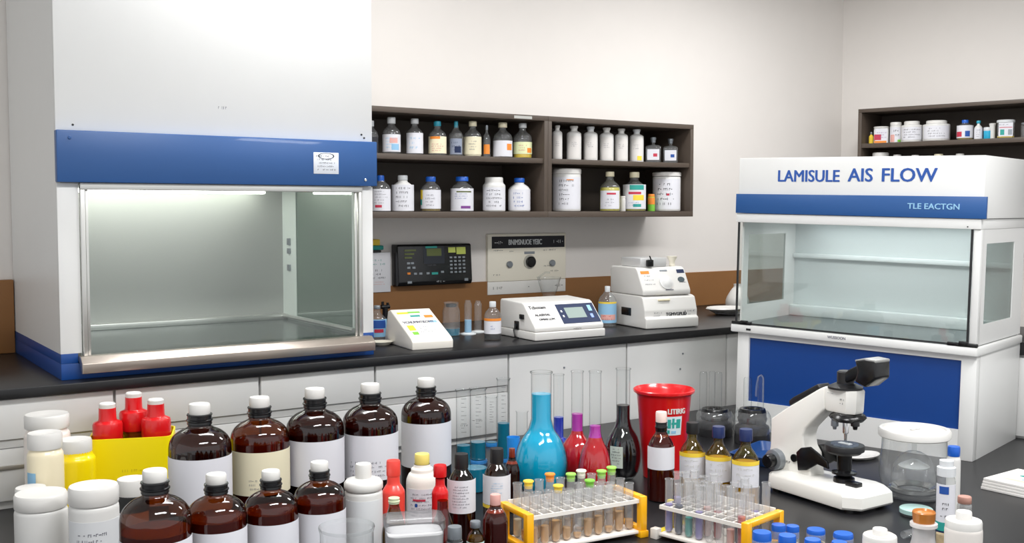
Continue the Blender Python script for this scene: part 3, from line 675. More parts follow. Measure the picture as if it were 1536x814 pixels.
bm = marks(.1, .05, 4, 41); bm.transform(SM @ Matrix.Translation((.1, .04, .0014)) @ Matrix.Rotation(-PI/2, 4, 'X')); link('printing', bm, INK, fs, False)
# analyser
AN, w = dev('bench_analyser', 'white bench analyser with sloping front and grey LCD screen, middle of the counter', 'instrument', (802, 512), (907, 504))
bm = B(); prism(bm, [(-.004, .002), (-.004, .032), (.0, .034), (.275, .034), (.275, .002)], 0, w, 'x', .003); link('base_tray', bm, PLW, AN)
bm = B(); prism(bm, [(.002, .035), (.002, .052), (.085, .138), (.10, .145), (.265, .152), (.272, .14), (.272, .035)], .003, w-.003, 'x', .005); link('housing', bm, PLW, AN)
SM = Matrix.Translation((0, .002, .052)) @ Matrix.Rotation(math.atan2(.086, .083), 4, 'X')
pn = onslope('display_panel', NAVY, w*.43, w*.97, .012, .112, AN, SM, .0016)
onslope('screen', LCD, w*.53, w*.80, .038, .092, pn, SM, .0024)
onslope('status_light', LBPR, w*.87, w*.92, .07, .10, pn, SM, .0024); onslope('status_light', CAPB, w*.86, w*.90, .035, .055, pn, SM, .0024)
for k in range(2): onslope('button', CG, w*.465, w*.485, .045+.025*k, .055+.025*k, pn, SM, .0024)
for (x, s_, ww, sz, txt) in ((.05, .095, .1, .022, 'Tcbozam'), (.09, .058, .1, .016, 'ALASIVIAL'), (.12, .036, .1, .014, 'OMIAS LOM')):
    bm = bold(txt, sz, .0005); bm.transform(SM @ Matrix.Translation((x*w, s_, .0006))); link('lettering', bm, DINK, AN, False)
flatmarks(AN, w*.62, .0015, .034, .05, .012, 1, DINK, 43, 'lettering')
bm = B(); box(bm, -.004, .004, .12, .15, .035, .07, .003); box(bm, -.005, .003, .08, .11, .08, .10, .003); link('side_port', bm, BLACK, AN)
bm = B(); tube(bm, [(-.004, .135, .05), (-.016, .13, .035), (-.016, .12, .008), (-.02, .09, .005)], .004, 8); link('cable', bm, BLACK, AN)
# centrifuge
CN, w = dev('centrifuge', 'two-tier white bench centrifuge with round front dial, right end of the counter', 'centrifuge', (969, 494.4), (1048, 489.8))
bm = B(); prism(bm, [(0, .002), (0, .045), (.012, .052), (.012, .08), (.03, .135), (.05, .142), (.31, .142), (.31, .002)], 0, w, 'x', .005); link('lower_housing', bm, PLW, CN)
bm = B(); prism(bm, [(.035, .144), (.035, .165), (.085, .255), (.10, .265), (.30, .265), (.308, .25), (.308, .144)], .006, w*.93, 'x', .006); link('upper_housing', bm, PLW, CN)
SM = Matrix.Translation((0, .035, .165)) @ Matrix.Rotation(math.atan2(.09, .05), 4, 'X')
bm = B(); lathe(bm, [(0, .0), (.034, .0), (.034, .004), (.026, .006), (.020, .012), (.0, .014)], 32); bm.transform(SM @ Matrix.Translation((w*.50, .038, 0))); link('dial', bm, mat('pale_grey_plastic', '#dcdcda', .3), CN)
for (m_, x0, x1, s0, s1) in ((ORG, .07, .23, .082, .096), (GREYM, .44, .58, .092, .1), (NAVY, .76, .90, .082, .1), (INK, .45, .6, .0, .004)): onslope('printed_patch', m_, x0*w, x1*w, s0, s1, CN, SM, .001)
bm = B(); lathe(bm, [(0, 0), (.016, 0), (.016, .002), (0, .002)], 20, sx=1.1, sy=.8); bm.transform(SM @ Matrix.Translation((w*.80, .05, 0))); link('emblem', bm, mat('dark_slate', '#3c4a50', .5), CN)
for (x, s_, ww, sd) in ((.22, .045, .07, 51), (.20, .065, .05, 52), (.2, .025, .06, 53), (.84, .03, .06, 54)):
    bm = marks(ww, .012, 1, sd); bm.transform(SM @ Matrix.Translation((w*x, s_, .0006)) @ Matrix.Rotation(-PI/2, 4, 'X')); link('printing', bm, INK, CN, False)
bm = bold('TGMVGPLID', .020, .0006); bm.transform(UP)
link('lettering', bm, DINK, CN, False, loc=(w*.40, .0112, .055)); flatmarks(CN, w*.84, .0112, .05, .05, .03, 2, INK, 55); flatmarks(CN, w*.25, .0112, .05, .05, .025, 2, INK, 56); bx('latch', CPOW, CN, w*.28, w*.5, .018, .03, .12, .128, .002)
bm = B(); box(bm, -.002, .004, .12, .20, .05, .085, .002); link('side_port', bm, BLACK, CN)
bm = B(); box(bm, w*.12, w*.62, .10, .26, .2655, .305, .004); link('top_tray', bm, mat('tray_grey', '#d9d9d9', .3, metal=.3), CN)
bm = B(); box(bm, w*.22, w*.34, .085, .1, .268, .298, .004); tube(bm, [(w*.3, .09, .297), (w*.27, .09, .315)], .003, 8); link('clamp', bm, BLACK, CN)
bm = B(); lathe(bm, [(0, .266), (.014, .266), (.012, .285), (.022, .305), (.022, .31), (0, .31)], 20, cx=w*.8, cy=.13); link('filler_cap', bm, PLC, CN)

# glassware on the counter
def onc(px, py): return onz(px, py, ZC)
def pxR(p, w): return w*(Vector(p)-CAM).dot(fwd)/F/2
def ht(p, yt):     # height above p at which the pixel row yt is reached
    lo_, hi = 0, 1.2
    for _ in range(40):
        m_ = (lo_+hi)/2; q = Vector((p.x, p.y, p.z+m_))-CAM; yy = CY-F*q.dot(upv)/q.dot(fwd)
        if yy > yt: lo_ = m_
        else: hi = m_
    return lo_
p = onc(566, 510); bottle('water_bottle', 'clear plastic bottle with blue and red label between fume hood and sloping reader', 'bottle', p, pxR(p, 28), ht(p, 458), P_LAB, CLEAR, (GREYM, .35, .9, 1), None, None, (LBPR, .12, .62, 1.5), None, None, extra=((BINK, -.6, 1.0, .5, .95), (RINK, -.3, .7, .25, .45)))
p = onc(572, 517); t = thing('glass_dish', 'shallow white dish in front of the plastic bottle beside the fume hood', 'dish', p)
link('dish_body', lathe(B(), [(0, .001), (.03, .001), (.045, .014), (.043, .014), (.028, .004), (0, .004)], 32), PLC, t)
p = onc(677, 503); t = thing('glass_jar', 'clear glass jar with a dark stopper and teal liquid behind the sloping reader', 'jar', p)
R = pxR(p, 26); h = ht(p, 453)
link('jar_body', lathe(B(), [(0, .001), (R, .002), (R, h*.75), (R*.8, h*.9), (R*.85, h)], 28), CLEAR, t); link('contents', lathe(B(), [(0, .003), (R*.96, .003), (R*.96, h*.22), (0, h*.22)], 28), TEAL, t); link('stopper', lathe(B(), [(0, h*.86), (R*.6, h*.86), (R*.65, h*.95), (0, h*.97)], 20), SOFTB, t)
for px, py, yt, wq, lab in ((702, 501, 450, 11, 'slim clear test cylinder with a pale blue bottom, beside the dark-stoppered jar'), (717, 498, 451, 11, 'slim clear test cylinder between the blue-bottomed one and the orange-ringed bottle')):
    p = onc(px, py); t = thing('glass_cylinder', lab, 'cylinder', p); R = pxR(p, wq); h = ht(p, yt)
    link('tube', lathe(B(), [(0, .006), (R, .006), (R, h*.9), (R*.7, h*.95), (R*.75, h)], 20), CLEAR, t); link('foot', lathe(B(), [(0, 0), (R*2.2, 0), (R*2.2, .004), (R, .008), (0, .008)], 24), mat('white_foot', '#dfe3e4', .3), t)
    if px == 702: link('contents', lathe(B(), [(0, .009), (R*.95, .009), (R*.95, .06), (0, .06)], 20), LBPR, t)
p = onc(739, 509); bottle('reagent_bottle', 'clear bottle with orange ring and white label, left of the white analyser', 'bottle', p, pxR(p, 25), ht(p, 452), P_SQ, CLEAR, (CG, .4, .86, 1), None, (BLACK, .16), (PAPER, .17, .5, 1.5), (BINK, 2, .3, .7, .3), None, extra=((ORG, -1.4, 1.4, 1.02, 1.22),))
p = onc(911, 489); bottle('reagent_bottle', 'clear bottle with light blue and pink label between the analyser and centrifuge', 'bottle', p, pxR(p, 27), ht(p, 429), P_SQ, CLEAR, (CG, .3, .86, 1), None, None, (LBPR, .1, .62, 1.5), (RINK, 2, .1, .4), None, extra=((YPR, -1.3, 1.3, .92, 1), (SALM, -.8, 1.0, .15, .4)))
p = onc(878, 486); p = Vector((p.x+.0, YW-.13, ZC)); t = thing('glass_funnel', 'clear glass funnel beaker with spout standing behind the white analyser', 'beaker', p)
h = ht(p, 415); link('beaker_body', lathe(B(), [(0, .002), (.03, .002), (.03, h*.6), (.035, h*.62), (.055, h*.95), (.058, h)], 28), CLEAR, t)
bm = B(); tube(bm, [(-.05, 0, h*.92), (-.06, 0, h), (-.02, 0, h+.022), (.005, 0, h+.02)], .004, 8); link('spout', bm, CLEAR, t)
bx_ = onc(612, 505); p = Vector((bx_.x+.02, YW-.15, ZC)); t = thing('gas_tap', 'small black gas tap standing behind the sloping cream reader', 'tap', p)
h = ht(p, 452); bm = B(); cyl(bm, .012, 0, h*.8, 16); link('tap_stem', bm, BLACK, t); bm = B(); tube(bm, [(-.02, 0, h*.82), (.02, 0, h*.82)], .009, 12); link('tap_head', bm, BLACK, t); bm = B(); tube(bm, [(-.012, 0, h*.8), (-.012, 0, h)], .006, 10); tube(bm, [(.012, 0, h*.8), (.012, 0, h*.96)], .006, 10); link('nozzle', bm, BLACK, t)
p = onc(1088, 471); t = thing('white_dish', 'shallow white oval dish on the counter just left of the laminar hood', 'dish', p)
link('dish_body', lathe(B(), [(0, .002), (.05, .002), (.095, .028), (.1, .03), (.095, .036), (.05, .01), (0, .01)], 36, sx=1.1, sy=.8), PLW, t)
bm = B(); tube(bm, [(-.1, -.03, .012), (-.06, -.078, .008), (0, -.095, .006), (.06, -.078, .008)], .005, 8); link('rim_strip', bm, BLACK, t)
p = Vector((onc(1103, 466).x+.05, 3.95, ZC)); t = thing('wash_bottle', 'white rounded flask peeping out from behind the laminar hood edge', 'flask', p)
link('flask_body', lathe(B(), cr([(0, .001), (.05, .002), (.06, .05), (.035, .10), (.02, .12), (.02, .135)], 3), 24), PLW, t)

# ================================================================== FOREGROUND: AMBER BOTTLES
NEAR = []
def fb(name, lab, px, yt, w, r, kind, m, cat='bottle', zb=ZB, **k):
    loc, R, h = stand(px, yt, w, r, zb)
    NEAR.append((lab[:30], tuple(round(c_, 3) for c_ in loc), round(R, 3), round(h, 3)))
    return bottle(name, lab, cat, loc, R, h, kind, m, k.get('cap'), k.get('collar'), k.get('liquid'), k.get('band'), k.get('ink'), k.get('group'), k.get('turn', 0), k.get('seg', 40), k.get('square', False), k.get('extra'))
ga = 'large amber bottles of the back row'; gb = 'amber bottles of the front row'
jk = dict(cap=(CAPW, .345, .925, 1), collar=(BLACK, .40, .845, .925))
WL = (PAPER, .215, .625, 1.50)
fb('amber_bottle', 'big dark amber bottle with plain white label, right of the red and yellow bottle pack', 299, 605, 92, 2.2, P_JUG, DAMBG, liquid=(DAMBL, .60), band=WL, group=ga, **jk)
fb('amber_bottle', 'big amber bottle with cream label in the back row', 389, 595, 87, 2.2, P_JUG, AMBG, liquid=(AMBL, .66), band=(PAPERC, .27, .605, 1.5), ink=(INK, 3, .12, .4, .4), group=ga, **jk)
fb('amber_bottle', 'big dark amber bottle with plain white label, right of the cream-labelled one', 472, 582, 86, 2.2, P_JUG, DAMBG, liquid=(RBROWN, .66), band=(PAPER, .26, .615, 1.5), group=ga, **jk)
fb('amber_bottle', 'big dark amber bottle whose white label carries faint grey writing', 555, 575, 83, 2.2, P_JUG, DAMBG, liquid=(RBROWN, .66), band=(PAPER, .245, .61, 1.45), ink=(INK, 4, .06, .45, .85), group=ga, **jk)
fb('amber_bottle', 'big dark amber bottle with plain white label, nearest the glass cylinders', 639, 567, 75, 2.2, P_JUG, DAMBG, liquid=(RBROWN, .66), band=(PAPER, .22, .62, 1.42), group=ga, **jk)
fb('amber_bottle', 'widest front row amber bottle, next to the white lidded jars at the left', 232, 704, 104, 2.2, P_JUG, AMBG, liquid=(AMBL, .60), band=(PAPER, .1, .56, 1.5), group=gb, **jk)
fb('amber_bottle', 'front row amber bottle second from the left', 324, 710, 88, 2.2, P_JUG, AMBG, liquid=(AMBL, .66), band=(PAPER, .1, .59, 1.5), group=gb, **jk)
fb('amber_bottle', 'front row amber bottle third from the left', 406, 705, 80, 2.2, P_JUG, AMBG, liquid=(AMBL, .66), band=(PAPER, .1, .585, 1.5), group=gb, **jk)
fb('amber_bottle', 'front row amber bottle at the right end, beside the white bottle with a wide collar', 479, 692, 77, 2.2, P_JUG, AMBG, liquid=(AMBL, .66), band=(PAPER, .1, .585, 1.5), group=gb, **jk)
# ---- left jars
fb('powder_jar', 'cloudy jar with broad white lid, tallest of the jars at the far left', 70, 620, 65, 2.4, P_WID, mat('pinkish_jar', '#ebe1d9', .3, coat=.3), 'jar', cap=(CAPW, .97, .87, 1, 'dish'))
fb('powder_jar', 'jar of cream powder with white lid in front of the tallest cloudy jar', 67, 648, 52, 3.2, P_WID, mat('cream_jar', '#efe3c3', .3, coat=.3), 'jar', cap=(CAPW, .95, .86, 1, 'dish'), band=(LBPR, .3, .66, .35), turn=-.9)
fb('powder_jar', 'jar of bright yellow powder with white lid', 112, 658, 58, 2.2, [(1, .74), (.98, .78), (.86, .82), (.84, .86)], mat('yellow_jar', '#ffdf0a', .25, coat=.4), 'jar', cap=(CAPW, .84, .83, 1, 'dish'))
fb('white_jar', 'white jar with broad flat lid in the left corner of the foreground', 61, 738, 75, 1.75, P_WID, WB, 'jar', cap=(CAPW, 1.0, .835, 1, 'dish'))
fb('white_jar', 'white jar with broad flat lid and faint grey writing, left of the widest amber bottle', 140, 727, 72, 2.2, P_WID, WB, 'jar', cap=(CAPW, 1.0, .835, 1, 'dish'), band=(mat('jar_label', '#dcdee0', .5), .1, .70, 1.3), ink=(INK, 4, .45, .85, .8))
fb('white_jar', 'white lid of a jar mostly hidden behind the two foreground white jars, far left', 46, 730, 44, 2.3, P_WID, WB, 'jar', cap=(CAPW, 1.0, .84, 1, 'dish'))
fb('white_jar', 'dark jar with white lid, tucked behind the widest amber bottle', 199, 717, 46, 2.6, P_WID, SOFTB, 'jar', cap=(CAPW, 1.0, .80, 1, 'dish'), band=(PAPER, .1, .6, 1.2))
# ---- yellow carrier with red-capped bottles
cl, cR, ch = stand(196, 655, 112, .95)
CY_ = thing('bottle_carrier', 'bright yellow carton carrier wrapped round three red-topped bottles', 'carrier', cl, math.atan2(-cl.y, -cl.x)+PI/2-.1)
zf = (cl-CAM).dot(fwd); cw = 120*zf/F; hh = ch; dd = .15
bm = B(); th = .004
def rr(bm, x0, x1, y0, y1, r, z0, z1, n=6):
    pts = []
    for (cx_, cy_, s0) in ((x1-r, y1-r, 0), (x0+r, y1-r, PI/2), (x0+r, y0+r, PI), (x1-r, y0+r, 1.5*PI)):
        for k in range(n+1): pts.append((cx_+r*math.cos(s0+PI/2*k/n), cy_+r*math.sin(s0+PI/2*k/n)))
    return pts
po = rr(bm, -cw/2, cw/2, -.02, dd, .028, 0, 0); pi_ = rr(bm, -cw/2+th, cw/2-th, -.02+th, dd-th, .024, 0, 0)
lv = [[bm.verts.new((x, y, z)) for x, y in P_] for P_, z in ((po, .002), (po, hh), (pi_, hh), (pi_, .008))]
for a_, b_ in zip(lv, lv[1:]):
    for i in range(len(a_)): j = (i+1) % len(a_); bm.faces.new((a_[i], a_[j], b_[j], b_[i]))
bm.faces.new(lv[0][::-1]); bm.faces.new(lv[3])
link('carton', bm, YEL, CY_)
flatmarks(CY_, .03, -.0203, hh*.28, cw*.5, hh*.3, 4, mat('faint_yellow_ink', '#d6bf10', .5), 61)
P_RB = [(1, .62), (.97, .66), (.6, .70), (.5, .72), (.5, .78)]
Mx = Matrix.Rotation(CY_.rotation_euler.z, 4, 'Z')
for (px, yt, wq, dx, dy, lab) in ((156, 604, 44, -.068, .045, 'red-topped bottle with white tip in the yellow carrier, left one'), (188, 588, 42, .0, .103, 'red-topped bottle with white tip in the yellow carrier, tallest middle one'), (224, 598, 44, .068, .045, 'red-topped bottle with white tip in the yellow carrier, right one')):
    q = cl + Mx @ Vector((dx, dy, .0085)); q.z = ZB+.0085; h = ht(q, yt); R = min(wq*(q-CAM).dot(fwd)/F/2*1.1, .0415)
    t = thing('red_capped_bottle', lab, 'bottle', q, 0, 'red-topped bottles in the yellow carrier')
    link('bottle_body', lathe(B(), [(0, 0), (R*.70, 0), (R*.72, .005), (R*.72, h-.126), (R*.8, h-.122), (R*.8, h-.115), (0, h-.115)], 28), AMBL, t)
    z0 = h-.113
    link('red_cap', lathe(B(), [(0, z0), (R*.98, z0), (R*1.02, z0+.004), (R*1.02, z0+.050), (R*.96, z0+.056), (R*.64, z0+.062), (R*.60, z0+.068), (R*.58, h-.014), (0, h-.014)], 32), RED, t)
    link('white_tip', lathe(B(), [(0, h-.014), (R*.56, h-.014), (R*.57, h-.003), (R*.5, h), (R*.3, h-.004), (0, h-.004)], 28), CAPW, t)
# ---- middle group
P_WC = [(1, .70), (.98, .72), (.9, .735), (.6, .74)]
t = fb('white_bottle', 'white bottle with a wide disc collar, right of the front row amber bottles', 545, 695, 57, 2.6, P_WC, WB, cap=(CAPW, .43, .86, 1, 'plain'), band=(mat('jar_label', '#dcdee0', .5), .06, .66, 1.3))
R = stand(545, 695, 57, 2.6)[1]; h = stand(545, 695, 57, 2.6)[2]
link('disc_collar', lathe(B(), [(0, h*.742), (R*.97, h*.742), (R*1.02, h*.755), (R*1.02, h*.81), (R*.9, h*.84), (R*.5, h*.86), (0, h*.86)], 36), CAPW, t)
P_RS = [(1, .64), (.97, .68), (.72, .73), (.58, .76), (.56, .84)]
fb('red_bottle', 'coral red plastic bottle standing behind the olive bottle', 590, 690, 34, 4.2, P_RS, CORAL, cap=(CORAL, .62, .84, 1))
fb('red_bottle', 'bright red plastic bottle half hidden behind the yellow-capped white bottle', 660, 697, 25, 5.0, P_RS, RED, cap=(RED, .8, .86, 1))
fb('white_bottle', 'white plastic bottle with pale yellow cap and red-blue handwriting', 633, 680, 48, 2.3, [(1, .60), (.97, .66), (.83, .73), (.70, .75), (.68, .80), (.55, .82), (.5, .86)], mat('warm_white_bottle', '#efe9e0', .35), cap=(mat('pale_yellow_cap', '#f3df7a', .35), .47, .86, 1), band=(PAPER, .08, .56, 1.1), ink=(INK, 8, .1, .9, .85), extra=((RINK, -.6, .2, .66, .72), (BINK, -.45, -.3, .5, .6)))
sk = dict(cap=(SOFTB, .5, .83, 1, 'ribbed'))
fb('amber_vial', 'small amber bottle with grooved black cap and white label, in front of the teal cylinders', 692, 680, 42, 3.1, P_SQ, AMBG, liquid=(DAMBL, .55), band=(PAPER, .34, .72, 1.5), ink=(INK, 8, .15, .85), **sk)
fb('amber_vial', 'small amber bottle with grooved black cap and white label, left of the cyan flask', 745, 672, 41, 3.1, P_SQ, AMBG, liquid=(DAMBL, .5), band=(PAPER, .36, .70, 1.5), ink=(LBPR, 6, .3, .8, .5), extra=((YPR, -1.4, 1.4, -.12, -.01),), **sk)
fb('open_bottle', 'olive glass bottle with pale green ringed neck beneath the coral bottle', 591, 746, 38, 2.9, P_SLOPE, glass('olive_glass', '#b5a04a', '#4a3c10', .06, .5, 2.5), liquid=(OLIVE, .82), collar=(mat('pale_green_ring', '#cfd8b4', .3), .44, .92, 1))
fb('open_bottle', 'brown glass bottle with narrow open neck behind the powder tub', 664, 750, 40, 2.9, P_SLOPE, AMBG, liquid=(RBROWN, .5))
fb('brown_bottle', 'red-brown glass bottle with pale tip beside the yellow test tube rack', 743, 741, 38, 2.9, P_SQ, AMBG, liquid=(RBROWN, .8), cap=(SALM, .42, .86, 1))
fb('brown_bottle', 'dark brown bottle standing between the small labelled amber bottle and cyan flask', 768, 672, 24, 4.0, P_SQ, DAMBG, liquid=(RBROWN, .8), cap=(RBROWN, .4, .86, 1))
fb('grey_vial', 'small vial with threaded silver-grey cap at the bottom photo edge', 682, 789, 24, 4.6, P_WID, glass('grey_glass', '#7c8a90', '#3c464a', .1, .5, 2), 'vial', cap=(GREYM, .9, .80, 1, 'ribbed'), collar=(GREYM, 1.0, .70, .8))
fb('small_vial', 'small olive vial with grey top and pale teal label at the bottom photo edge', 713, 781, 26, 3.0, P_SQ, glass('olive_glass', '#b5a04a', '#4a3c10', .06, .5, 2.5), 'vial', cap=(GREYM, .62, .88, 1), liquid=(OLIVE, .7), band=(mat('pale_teal_label', '#cfe2da', .5), .2, .62, 1.4), ink=(TPR, 2))
# tub of powder
tl, tR, th_ = stand(621, 775, 88, 1.5)
PT = thing('powder_tub', 'squarish translucent tub filled with white powder at the bottom of the photo', 'tub', tl, math.atan2(-tl.y, -tl.x)+PI/2+.12)
def rrect(hw, hd, r, z, n=5):
    pts = []
    for (sx, sy, s0) in ((1, 1, 0), (-1, 1, PI/2), (-1, -1, PI), (1, -1, 1.5*PI)):
        for k in range(n+1): pts.append((sx*(hw-r)+r*math.cos(s0+PI/2*k/n), sy*(hd-r)+r*math.sin(s0+PI/2*k/n), z))
    return pts
def loft(bm, rings, capb=True, capt=False):
    vs = [[bm.verts.new(p) for p in R_] for R_ in rings]
    for a_, b_ in zip(vs, vs[1:]):
        for i in range(len(a_)): j = (i+1) % len(a_); bm.faces.new((a_[i], a_[j], b_[j], b_[i]))
    if capb: bm.faces.new(vs[0][::-1])
    if capt: bm.faces.new(vs[-1])
    return bm
link('tub_wall', loft(B(), [rrect(tR*.86, tR*.62, .02, .001), rrect(tR*.97, tR*.72, .02, th_*.9), rrect(tR*1.02, tR*.77, .022, th_*.9+.001), rrect(tR*1.02, tR*.77, .022, th_), rrect(tR*.97, tR*.72, .02, th_), rrect(tR*.95, tR*.70, .02, th_*.88)]), glass('tub_plastic', '#e9e9ea', '#c2c2c4', .2, .4, 1.5, .25), PT)
link('powder', loft(B(), [rrect(tR*.84, tR*.60, .02, .004), rrect(tR*.94, tR*.69, .02, th_*.84), rrect(tR*.60, tR*.42, .02, th_*.87)], True, True), mat('white_powder', '#f4f4f4', .7), PT)
# clear dish
p, R, h = stand(520, 788, 84, 1.5); t = thing('glass_beaker', 'wide clear glass beaker in front of the right-hand amber bottle at the bottom edge', 'beaker', p)
link('beaker_wall', lathe(B(), [(0, .002), (R*.92, .002), (R*.95, .01), (R*.95, h*.92), (R*1.0, h*.98), (R*.99, h), (R*.92, h*.95)], 40), CLEAR, t)

# ---- cylinders, flasks
def cylinder(px, yt, w, r, lab, liq=None, lev=0, name='measuring_cylinder', base=True):
    p, R, h = stand(px, yt, w, r); t = thing(name, lab, 'cylinder', p, math.atan2(-p.y, -p.x)+PI/2, 'glass cylinders behind the small amber bottles')
    NEAR.append((lab[:30], tuple(round(c_, 3) for c_ in p), round(R, 3), round(h, 3)))
    b = B(); lathe(b, [(0, .012), (R*.95, .012), (R, .018), (R, h*.975), (R*1.15, h), (R*1.1, h), (R*.95, h*.97)], 24); link('glass_wall', b, TUBE, t)
    link('foot', lathe(B(), [(0, 0), (R*1.2, 0), (R*1.2, .006), (R*1.1, .012), (0, .012)], 24), mat('blue_foot', '#1e6fae', .3), t)
    if liq: link('contents', lathe(B(), [(0, .014), (R*.94, .014), (R*.94, h*lev), (0, h*lev)], 24), liq, t)
    b = B()
    for k in range(9):
        z = h*(.5+.05*k); lathe(b, [(R*1.005, z), (R*1.012, z), (R*1.012, z+.001), (R*1.005, z+.001)], 6, a0=-PI/2-.3, a1=-PI/2+(.1 if k % 2 else .4))
    link('graduation', b, DINK, t, False)
    return t, R, h
def lv(px, yt, w, r, yl):     # fraction of the height at which the pixel row yl is met
    p, R, h = stand(px, yt, w, r); return ht(p, yl)/h
for px, yt, w, r, lab, liq, yl, sd in ((695, 584, 22, 5.7, 'clear measuring cylinder with black printed lines, leftmost of the teal group', TEAL, 667, 1),
        (717, 582, 24, 4.7, 'clear measuring cylinder with teal liquid, second in the teal group', TEAL, 662, 2),
        (737, 594, 17, 4.4, 'thin clear cylinder between the two teal-filled ones, in the teal group', TEAL, 664, 3),
        (755, 567, 19, 6.6, 'tallest measuring cylinder of the teal group, filled dark teal below the middle', TEAL, 634, 0)):
    t, R, h = cylinder(px, yt, w, r, lab, liq, lv(px, yt, w, r, yl))
    if sd in (1, 2):
        m_ = marks(R*1.5, .012, 1, 70+sd); 
        for v in m_.verts: v.co.z += h*.56
        wrap(m_, R*1.01); link('printing', m_, DINK, t, False)
p, R, h = stand(783, 616, 17, 5); t = thing('glass_flask', 'small empty clear conical flask left of the cyan flask neck', 'flask', p)
link('glass_wall', lathe(B(), [(0, .002), (R*1.8, .004), (R*1.8, .02), (R, h*.45), (R, h*.97), (R*1.15, h)], 24), TUBE, t)
p, R, h = stand(770, 655, 20, 3.4); t = thing('blue_cup', 'light blue plastic cup glimpsed left of the cyan flask', 'cup', p)
link('cup_body', lathe(B(), [(0, .001), (R*.8, .001), (R, h), (R*.95, h), (R*.75, .006), (0, .006)], 24), mat('light_blue_plastic', '#2f8fe0', .3), t)
p, R, h = stand(712, 692, 38, 1.15); t = thing('teal_beaker', 'squat glass beaker of teal blue liquid between the two small black-capped amber bottles', 'beaker', p)
link('glass_wall', lathe(B(), [(0, .001), (R*.95, .001), (R, .006), (R, h*.98), (R*1.05, h), (R, h)], 28), TUBE, t); link('contents', lathe(B(), [(0, .003), (R*.95, .003), (R*.96, h*.8), (0, h*.8)], 28), TEAL, t)
def flask(px, yt, wneck, wbody, r, lab, segs, yshoulder, turn=0, glassm=TUBE):
    p, R, h = stand(px, yt, wbody, r); rn = R*wneck/wbody
    NEAR.append((lab[:30], tuple(round(c_, 3) for c_ in p), round(R, 3), round(h, 3)))
    t = thing('volumetric_flask', lab, 'flask', p, math.atan2(-p.y, -p.x)+PI/2, None)
    zs = ht(p, yshoulder)   # where neck meets body
    prof = [(0, .004), (R*.55, .001), (R*.72, .012)] + cr([(R*.86, zs*.14), (R*.98, zs*.32), (R*.98, zs*.52), (R*.80, zs*.74), (R*.52, zs*.89), (rn*1.15, zs*.98)], 3) + [(rn, zs*1.06), (rn, h*.985), (rn*1.12, h*.99), (rn*1.12, h), (rn*.95, h)]
    link('glass_wall', lathe(B(), [(r_*1.004+.0006, z) for r_, z in prof], 36), glassm, t)
    prev = None
    zz = [ht(p, y) for (m_, y) in segs]
    for i, (m_, y) in enumerate(segs):
        top = zz[i]; bot = zz[i+1] if i+1 < len(zz) else 0
        pts = [(r_*.97, z) for r_, z in prof if bot < z < top]
        def rad(z):
            for (r0, z0), (r1, z1) in zip(prof, prof[1:]):
                if z0 <= z <= z1 and z1 > z0: return (r0+(r1-r0)*(z-z0)/(z1-z0))*.97
            return rn*.97
        pr = ([(0, bot), (rad(bot), bot)] if bot > 0 else [(0, .005)]) + pts + [(rad(top), top), (0, top)]
        if bot == 0: pr = [(0, .005)] + [q for q in pts if q[1] > .006] + [(rad(top), top), (0, top)]
        link('contents' if i == len(segs)-1 else 'upper_contents', lathe(B(), pr, 36), m_, t)
    return t, R, h, zs
flask(812, 557, 30, 80, 2.3, 'big round-bottomed flask filled with cyan liquid', [(CYAN, 590)], 634)
flask(838, 561, 15, 54, 2.2, 'flask of deep blue liquid behind the cyan flask', [(DBL, 625)], 655)
flask(866, 556, 17, 52, 3.05, 'flask with magenta neck over red liquid, right of the deep blue one', [(MAG, 620), (REDL, 645)], 648)
flask(893, 556, 17, 50, 3.85, 'flask of red liquid with an empty upper neck, between the magenta and black ones', [(MAG, 638), (REDL, 655)], 652)
t, R, h, zs = flask(935, 552, 20, 54, 3.1, 'flask full of black liquid left of the red bucket', [(BLKL, 607)], 632)
b = B(); lathe(b, [(R*1.0, zs*.25), (R*1.012, zs*.25), (R*1.012, zs*.62), (R*1.0, zs*.62)], 8, a0=-PI/2-.75, a1=-PI/2-.0); lb_ = link('label_sheet', b, mat('pale_grey_green', '#c4cfc4', .5), t)
m_ = marks(R*.6, zs*.3, 6, 77)
for v in m_.verts: v.co.z += zs*.3; v.co.x -= R*.37
wrap(m_, R*1.016); link('printing', m_, DINK, lb_, False)
# ---- red bucket
p, R, h = stand(996, 582, 92, 1.45)
BK = thing('red_bucket', 'red plastic bucket with flared rim and a white and teal label', 'bucket', p, math.atan2(-p.y, -p.x)+PI/2)
Rb = R*.66
link('bucket_wall', lathe(B(), [(0, .002), (Rb, .002), (R*.88, h*.93), (R*.90, h*.945), (R*.99, h*.965), (R, h*.99), (R*.97, h), (R*.93, h*.975), (R*.86, h*.94), (Rb*.96, .01), (0, .01)], 48), RED, BK)
def bk(z): return Rb+(R*.88-Rb)*z/(h*.93)
def bband(bm_, z0, z1, a0, a1, off=.001):
    b = B(); lathe(b, [(bk(z0)+off-.0006, z0), (bk(z0)+off, z0), (bk(z1)+off, z1), (bk(z1)+off-.0006, z1)], 10, a0=a0, a1=a1); return b
l1 = link('label_sheet', bband(None, h*.52, h*.73, -PI/2+.1, -PI/2+.75), mat('pale_blue_label', '#cfe0e6', .5), BK)
for k, (a0, a1, z0, z1, m_) in enumerate(((.15, .28, .60, .70, TPR), (.33, .42, .60, .71, TPR), (.30, .5, .64, .665, TPR), (.50, .68, .60, .70, TPR), (.14, .24, .54, .58, TPR), (.3, .5, .54, .57, LBPR))):
    link('printed_patch', bband(None, h*z0, h*z1, -PI/2+a0, -PI/2+a1, .0018), m_, l1, False)
m_ = bold('LITIRIG', .024, .0009, .85); m_.transform(UP)
for v in m_.verts: v.co.x += R*.12; v.co.z += h*.76; 
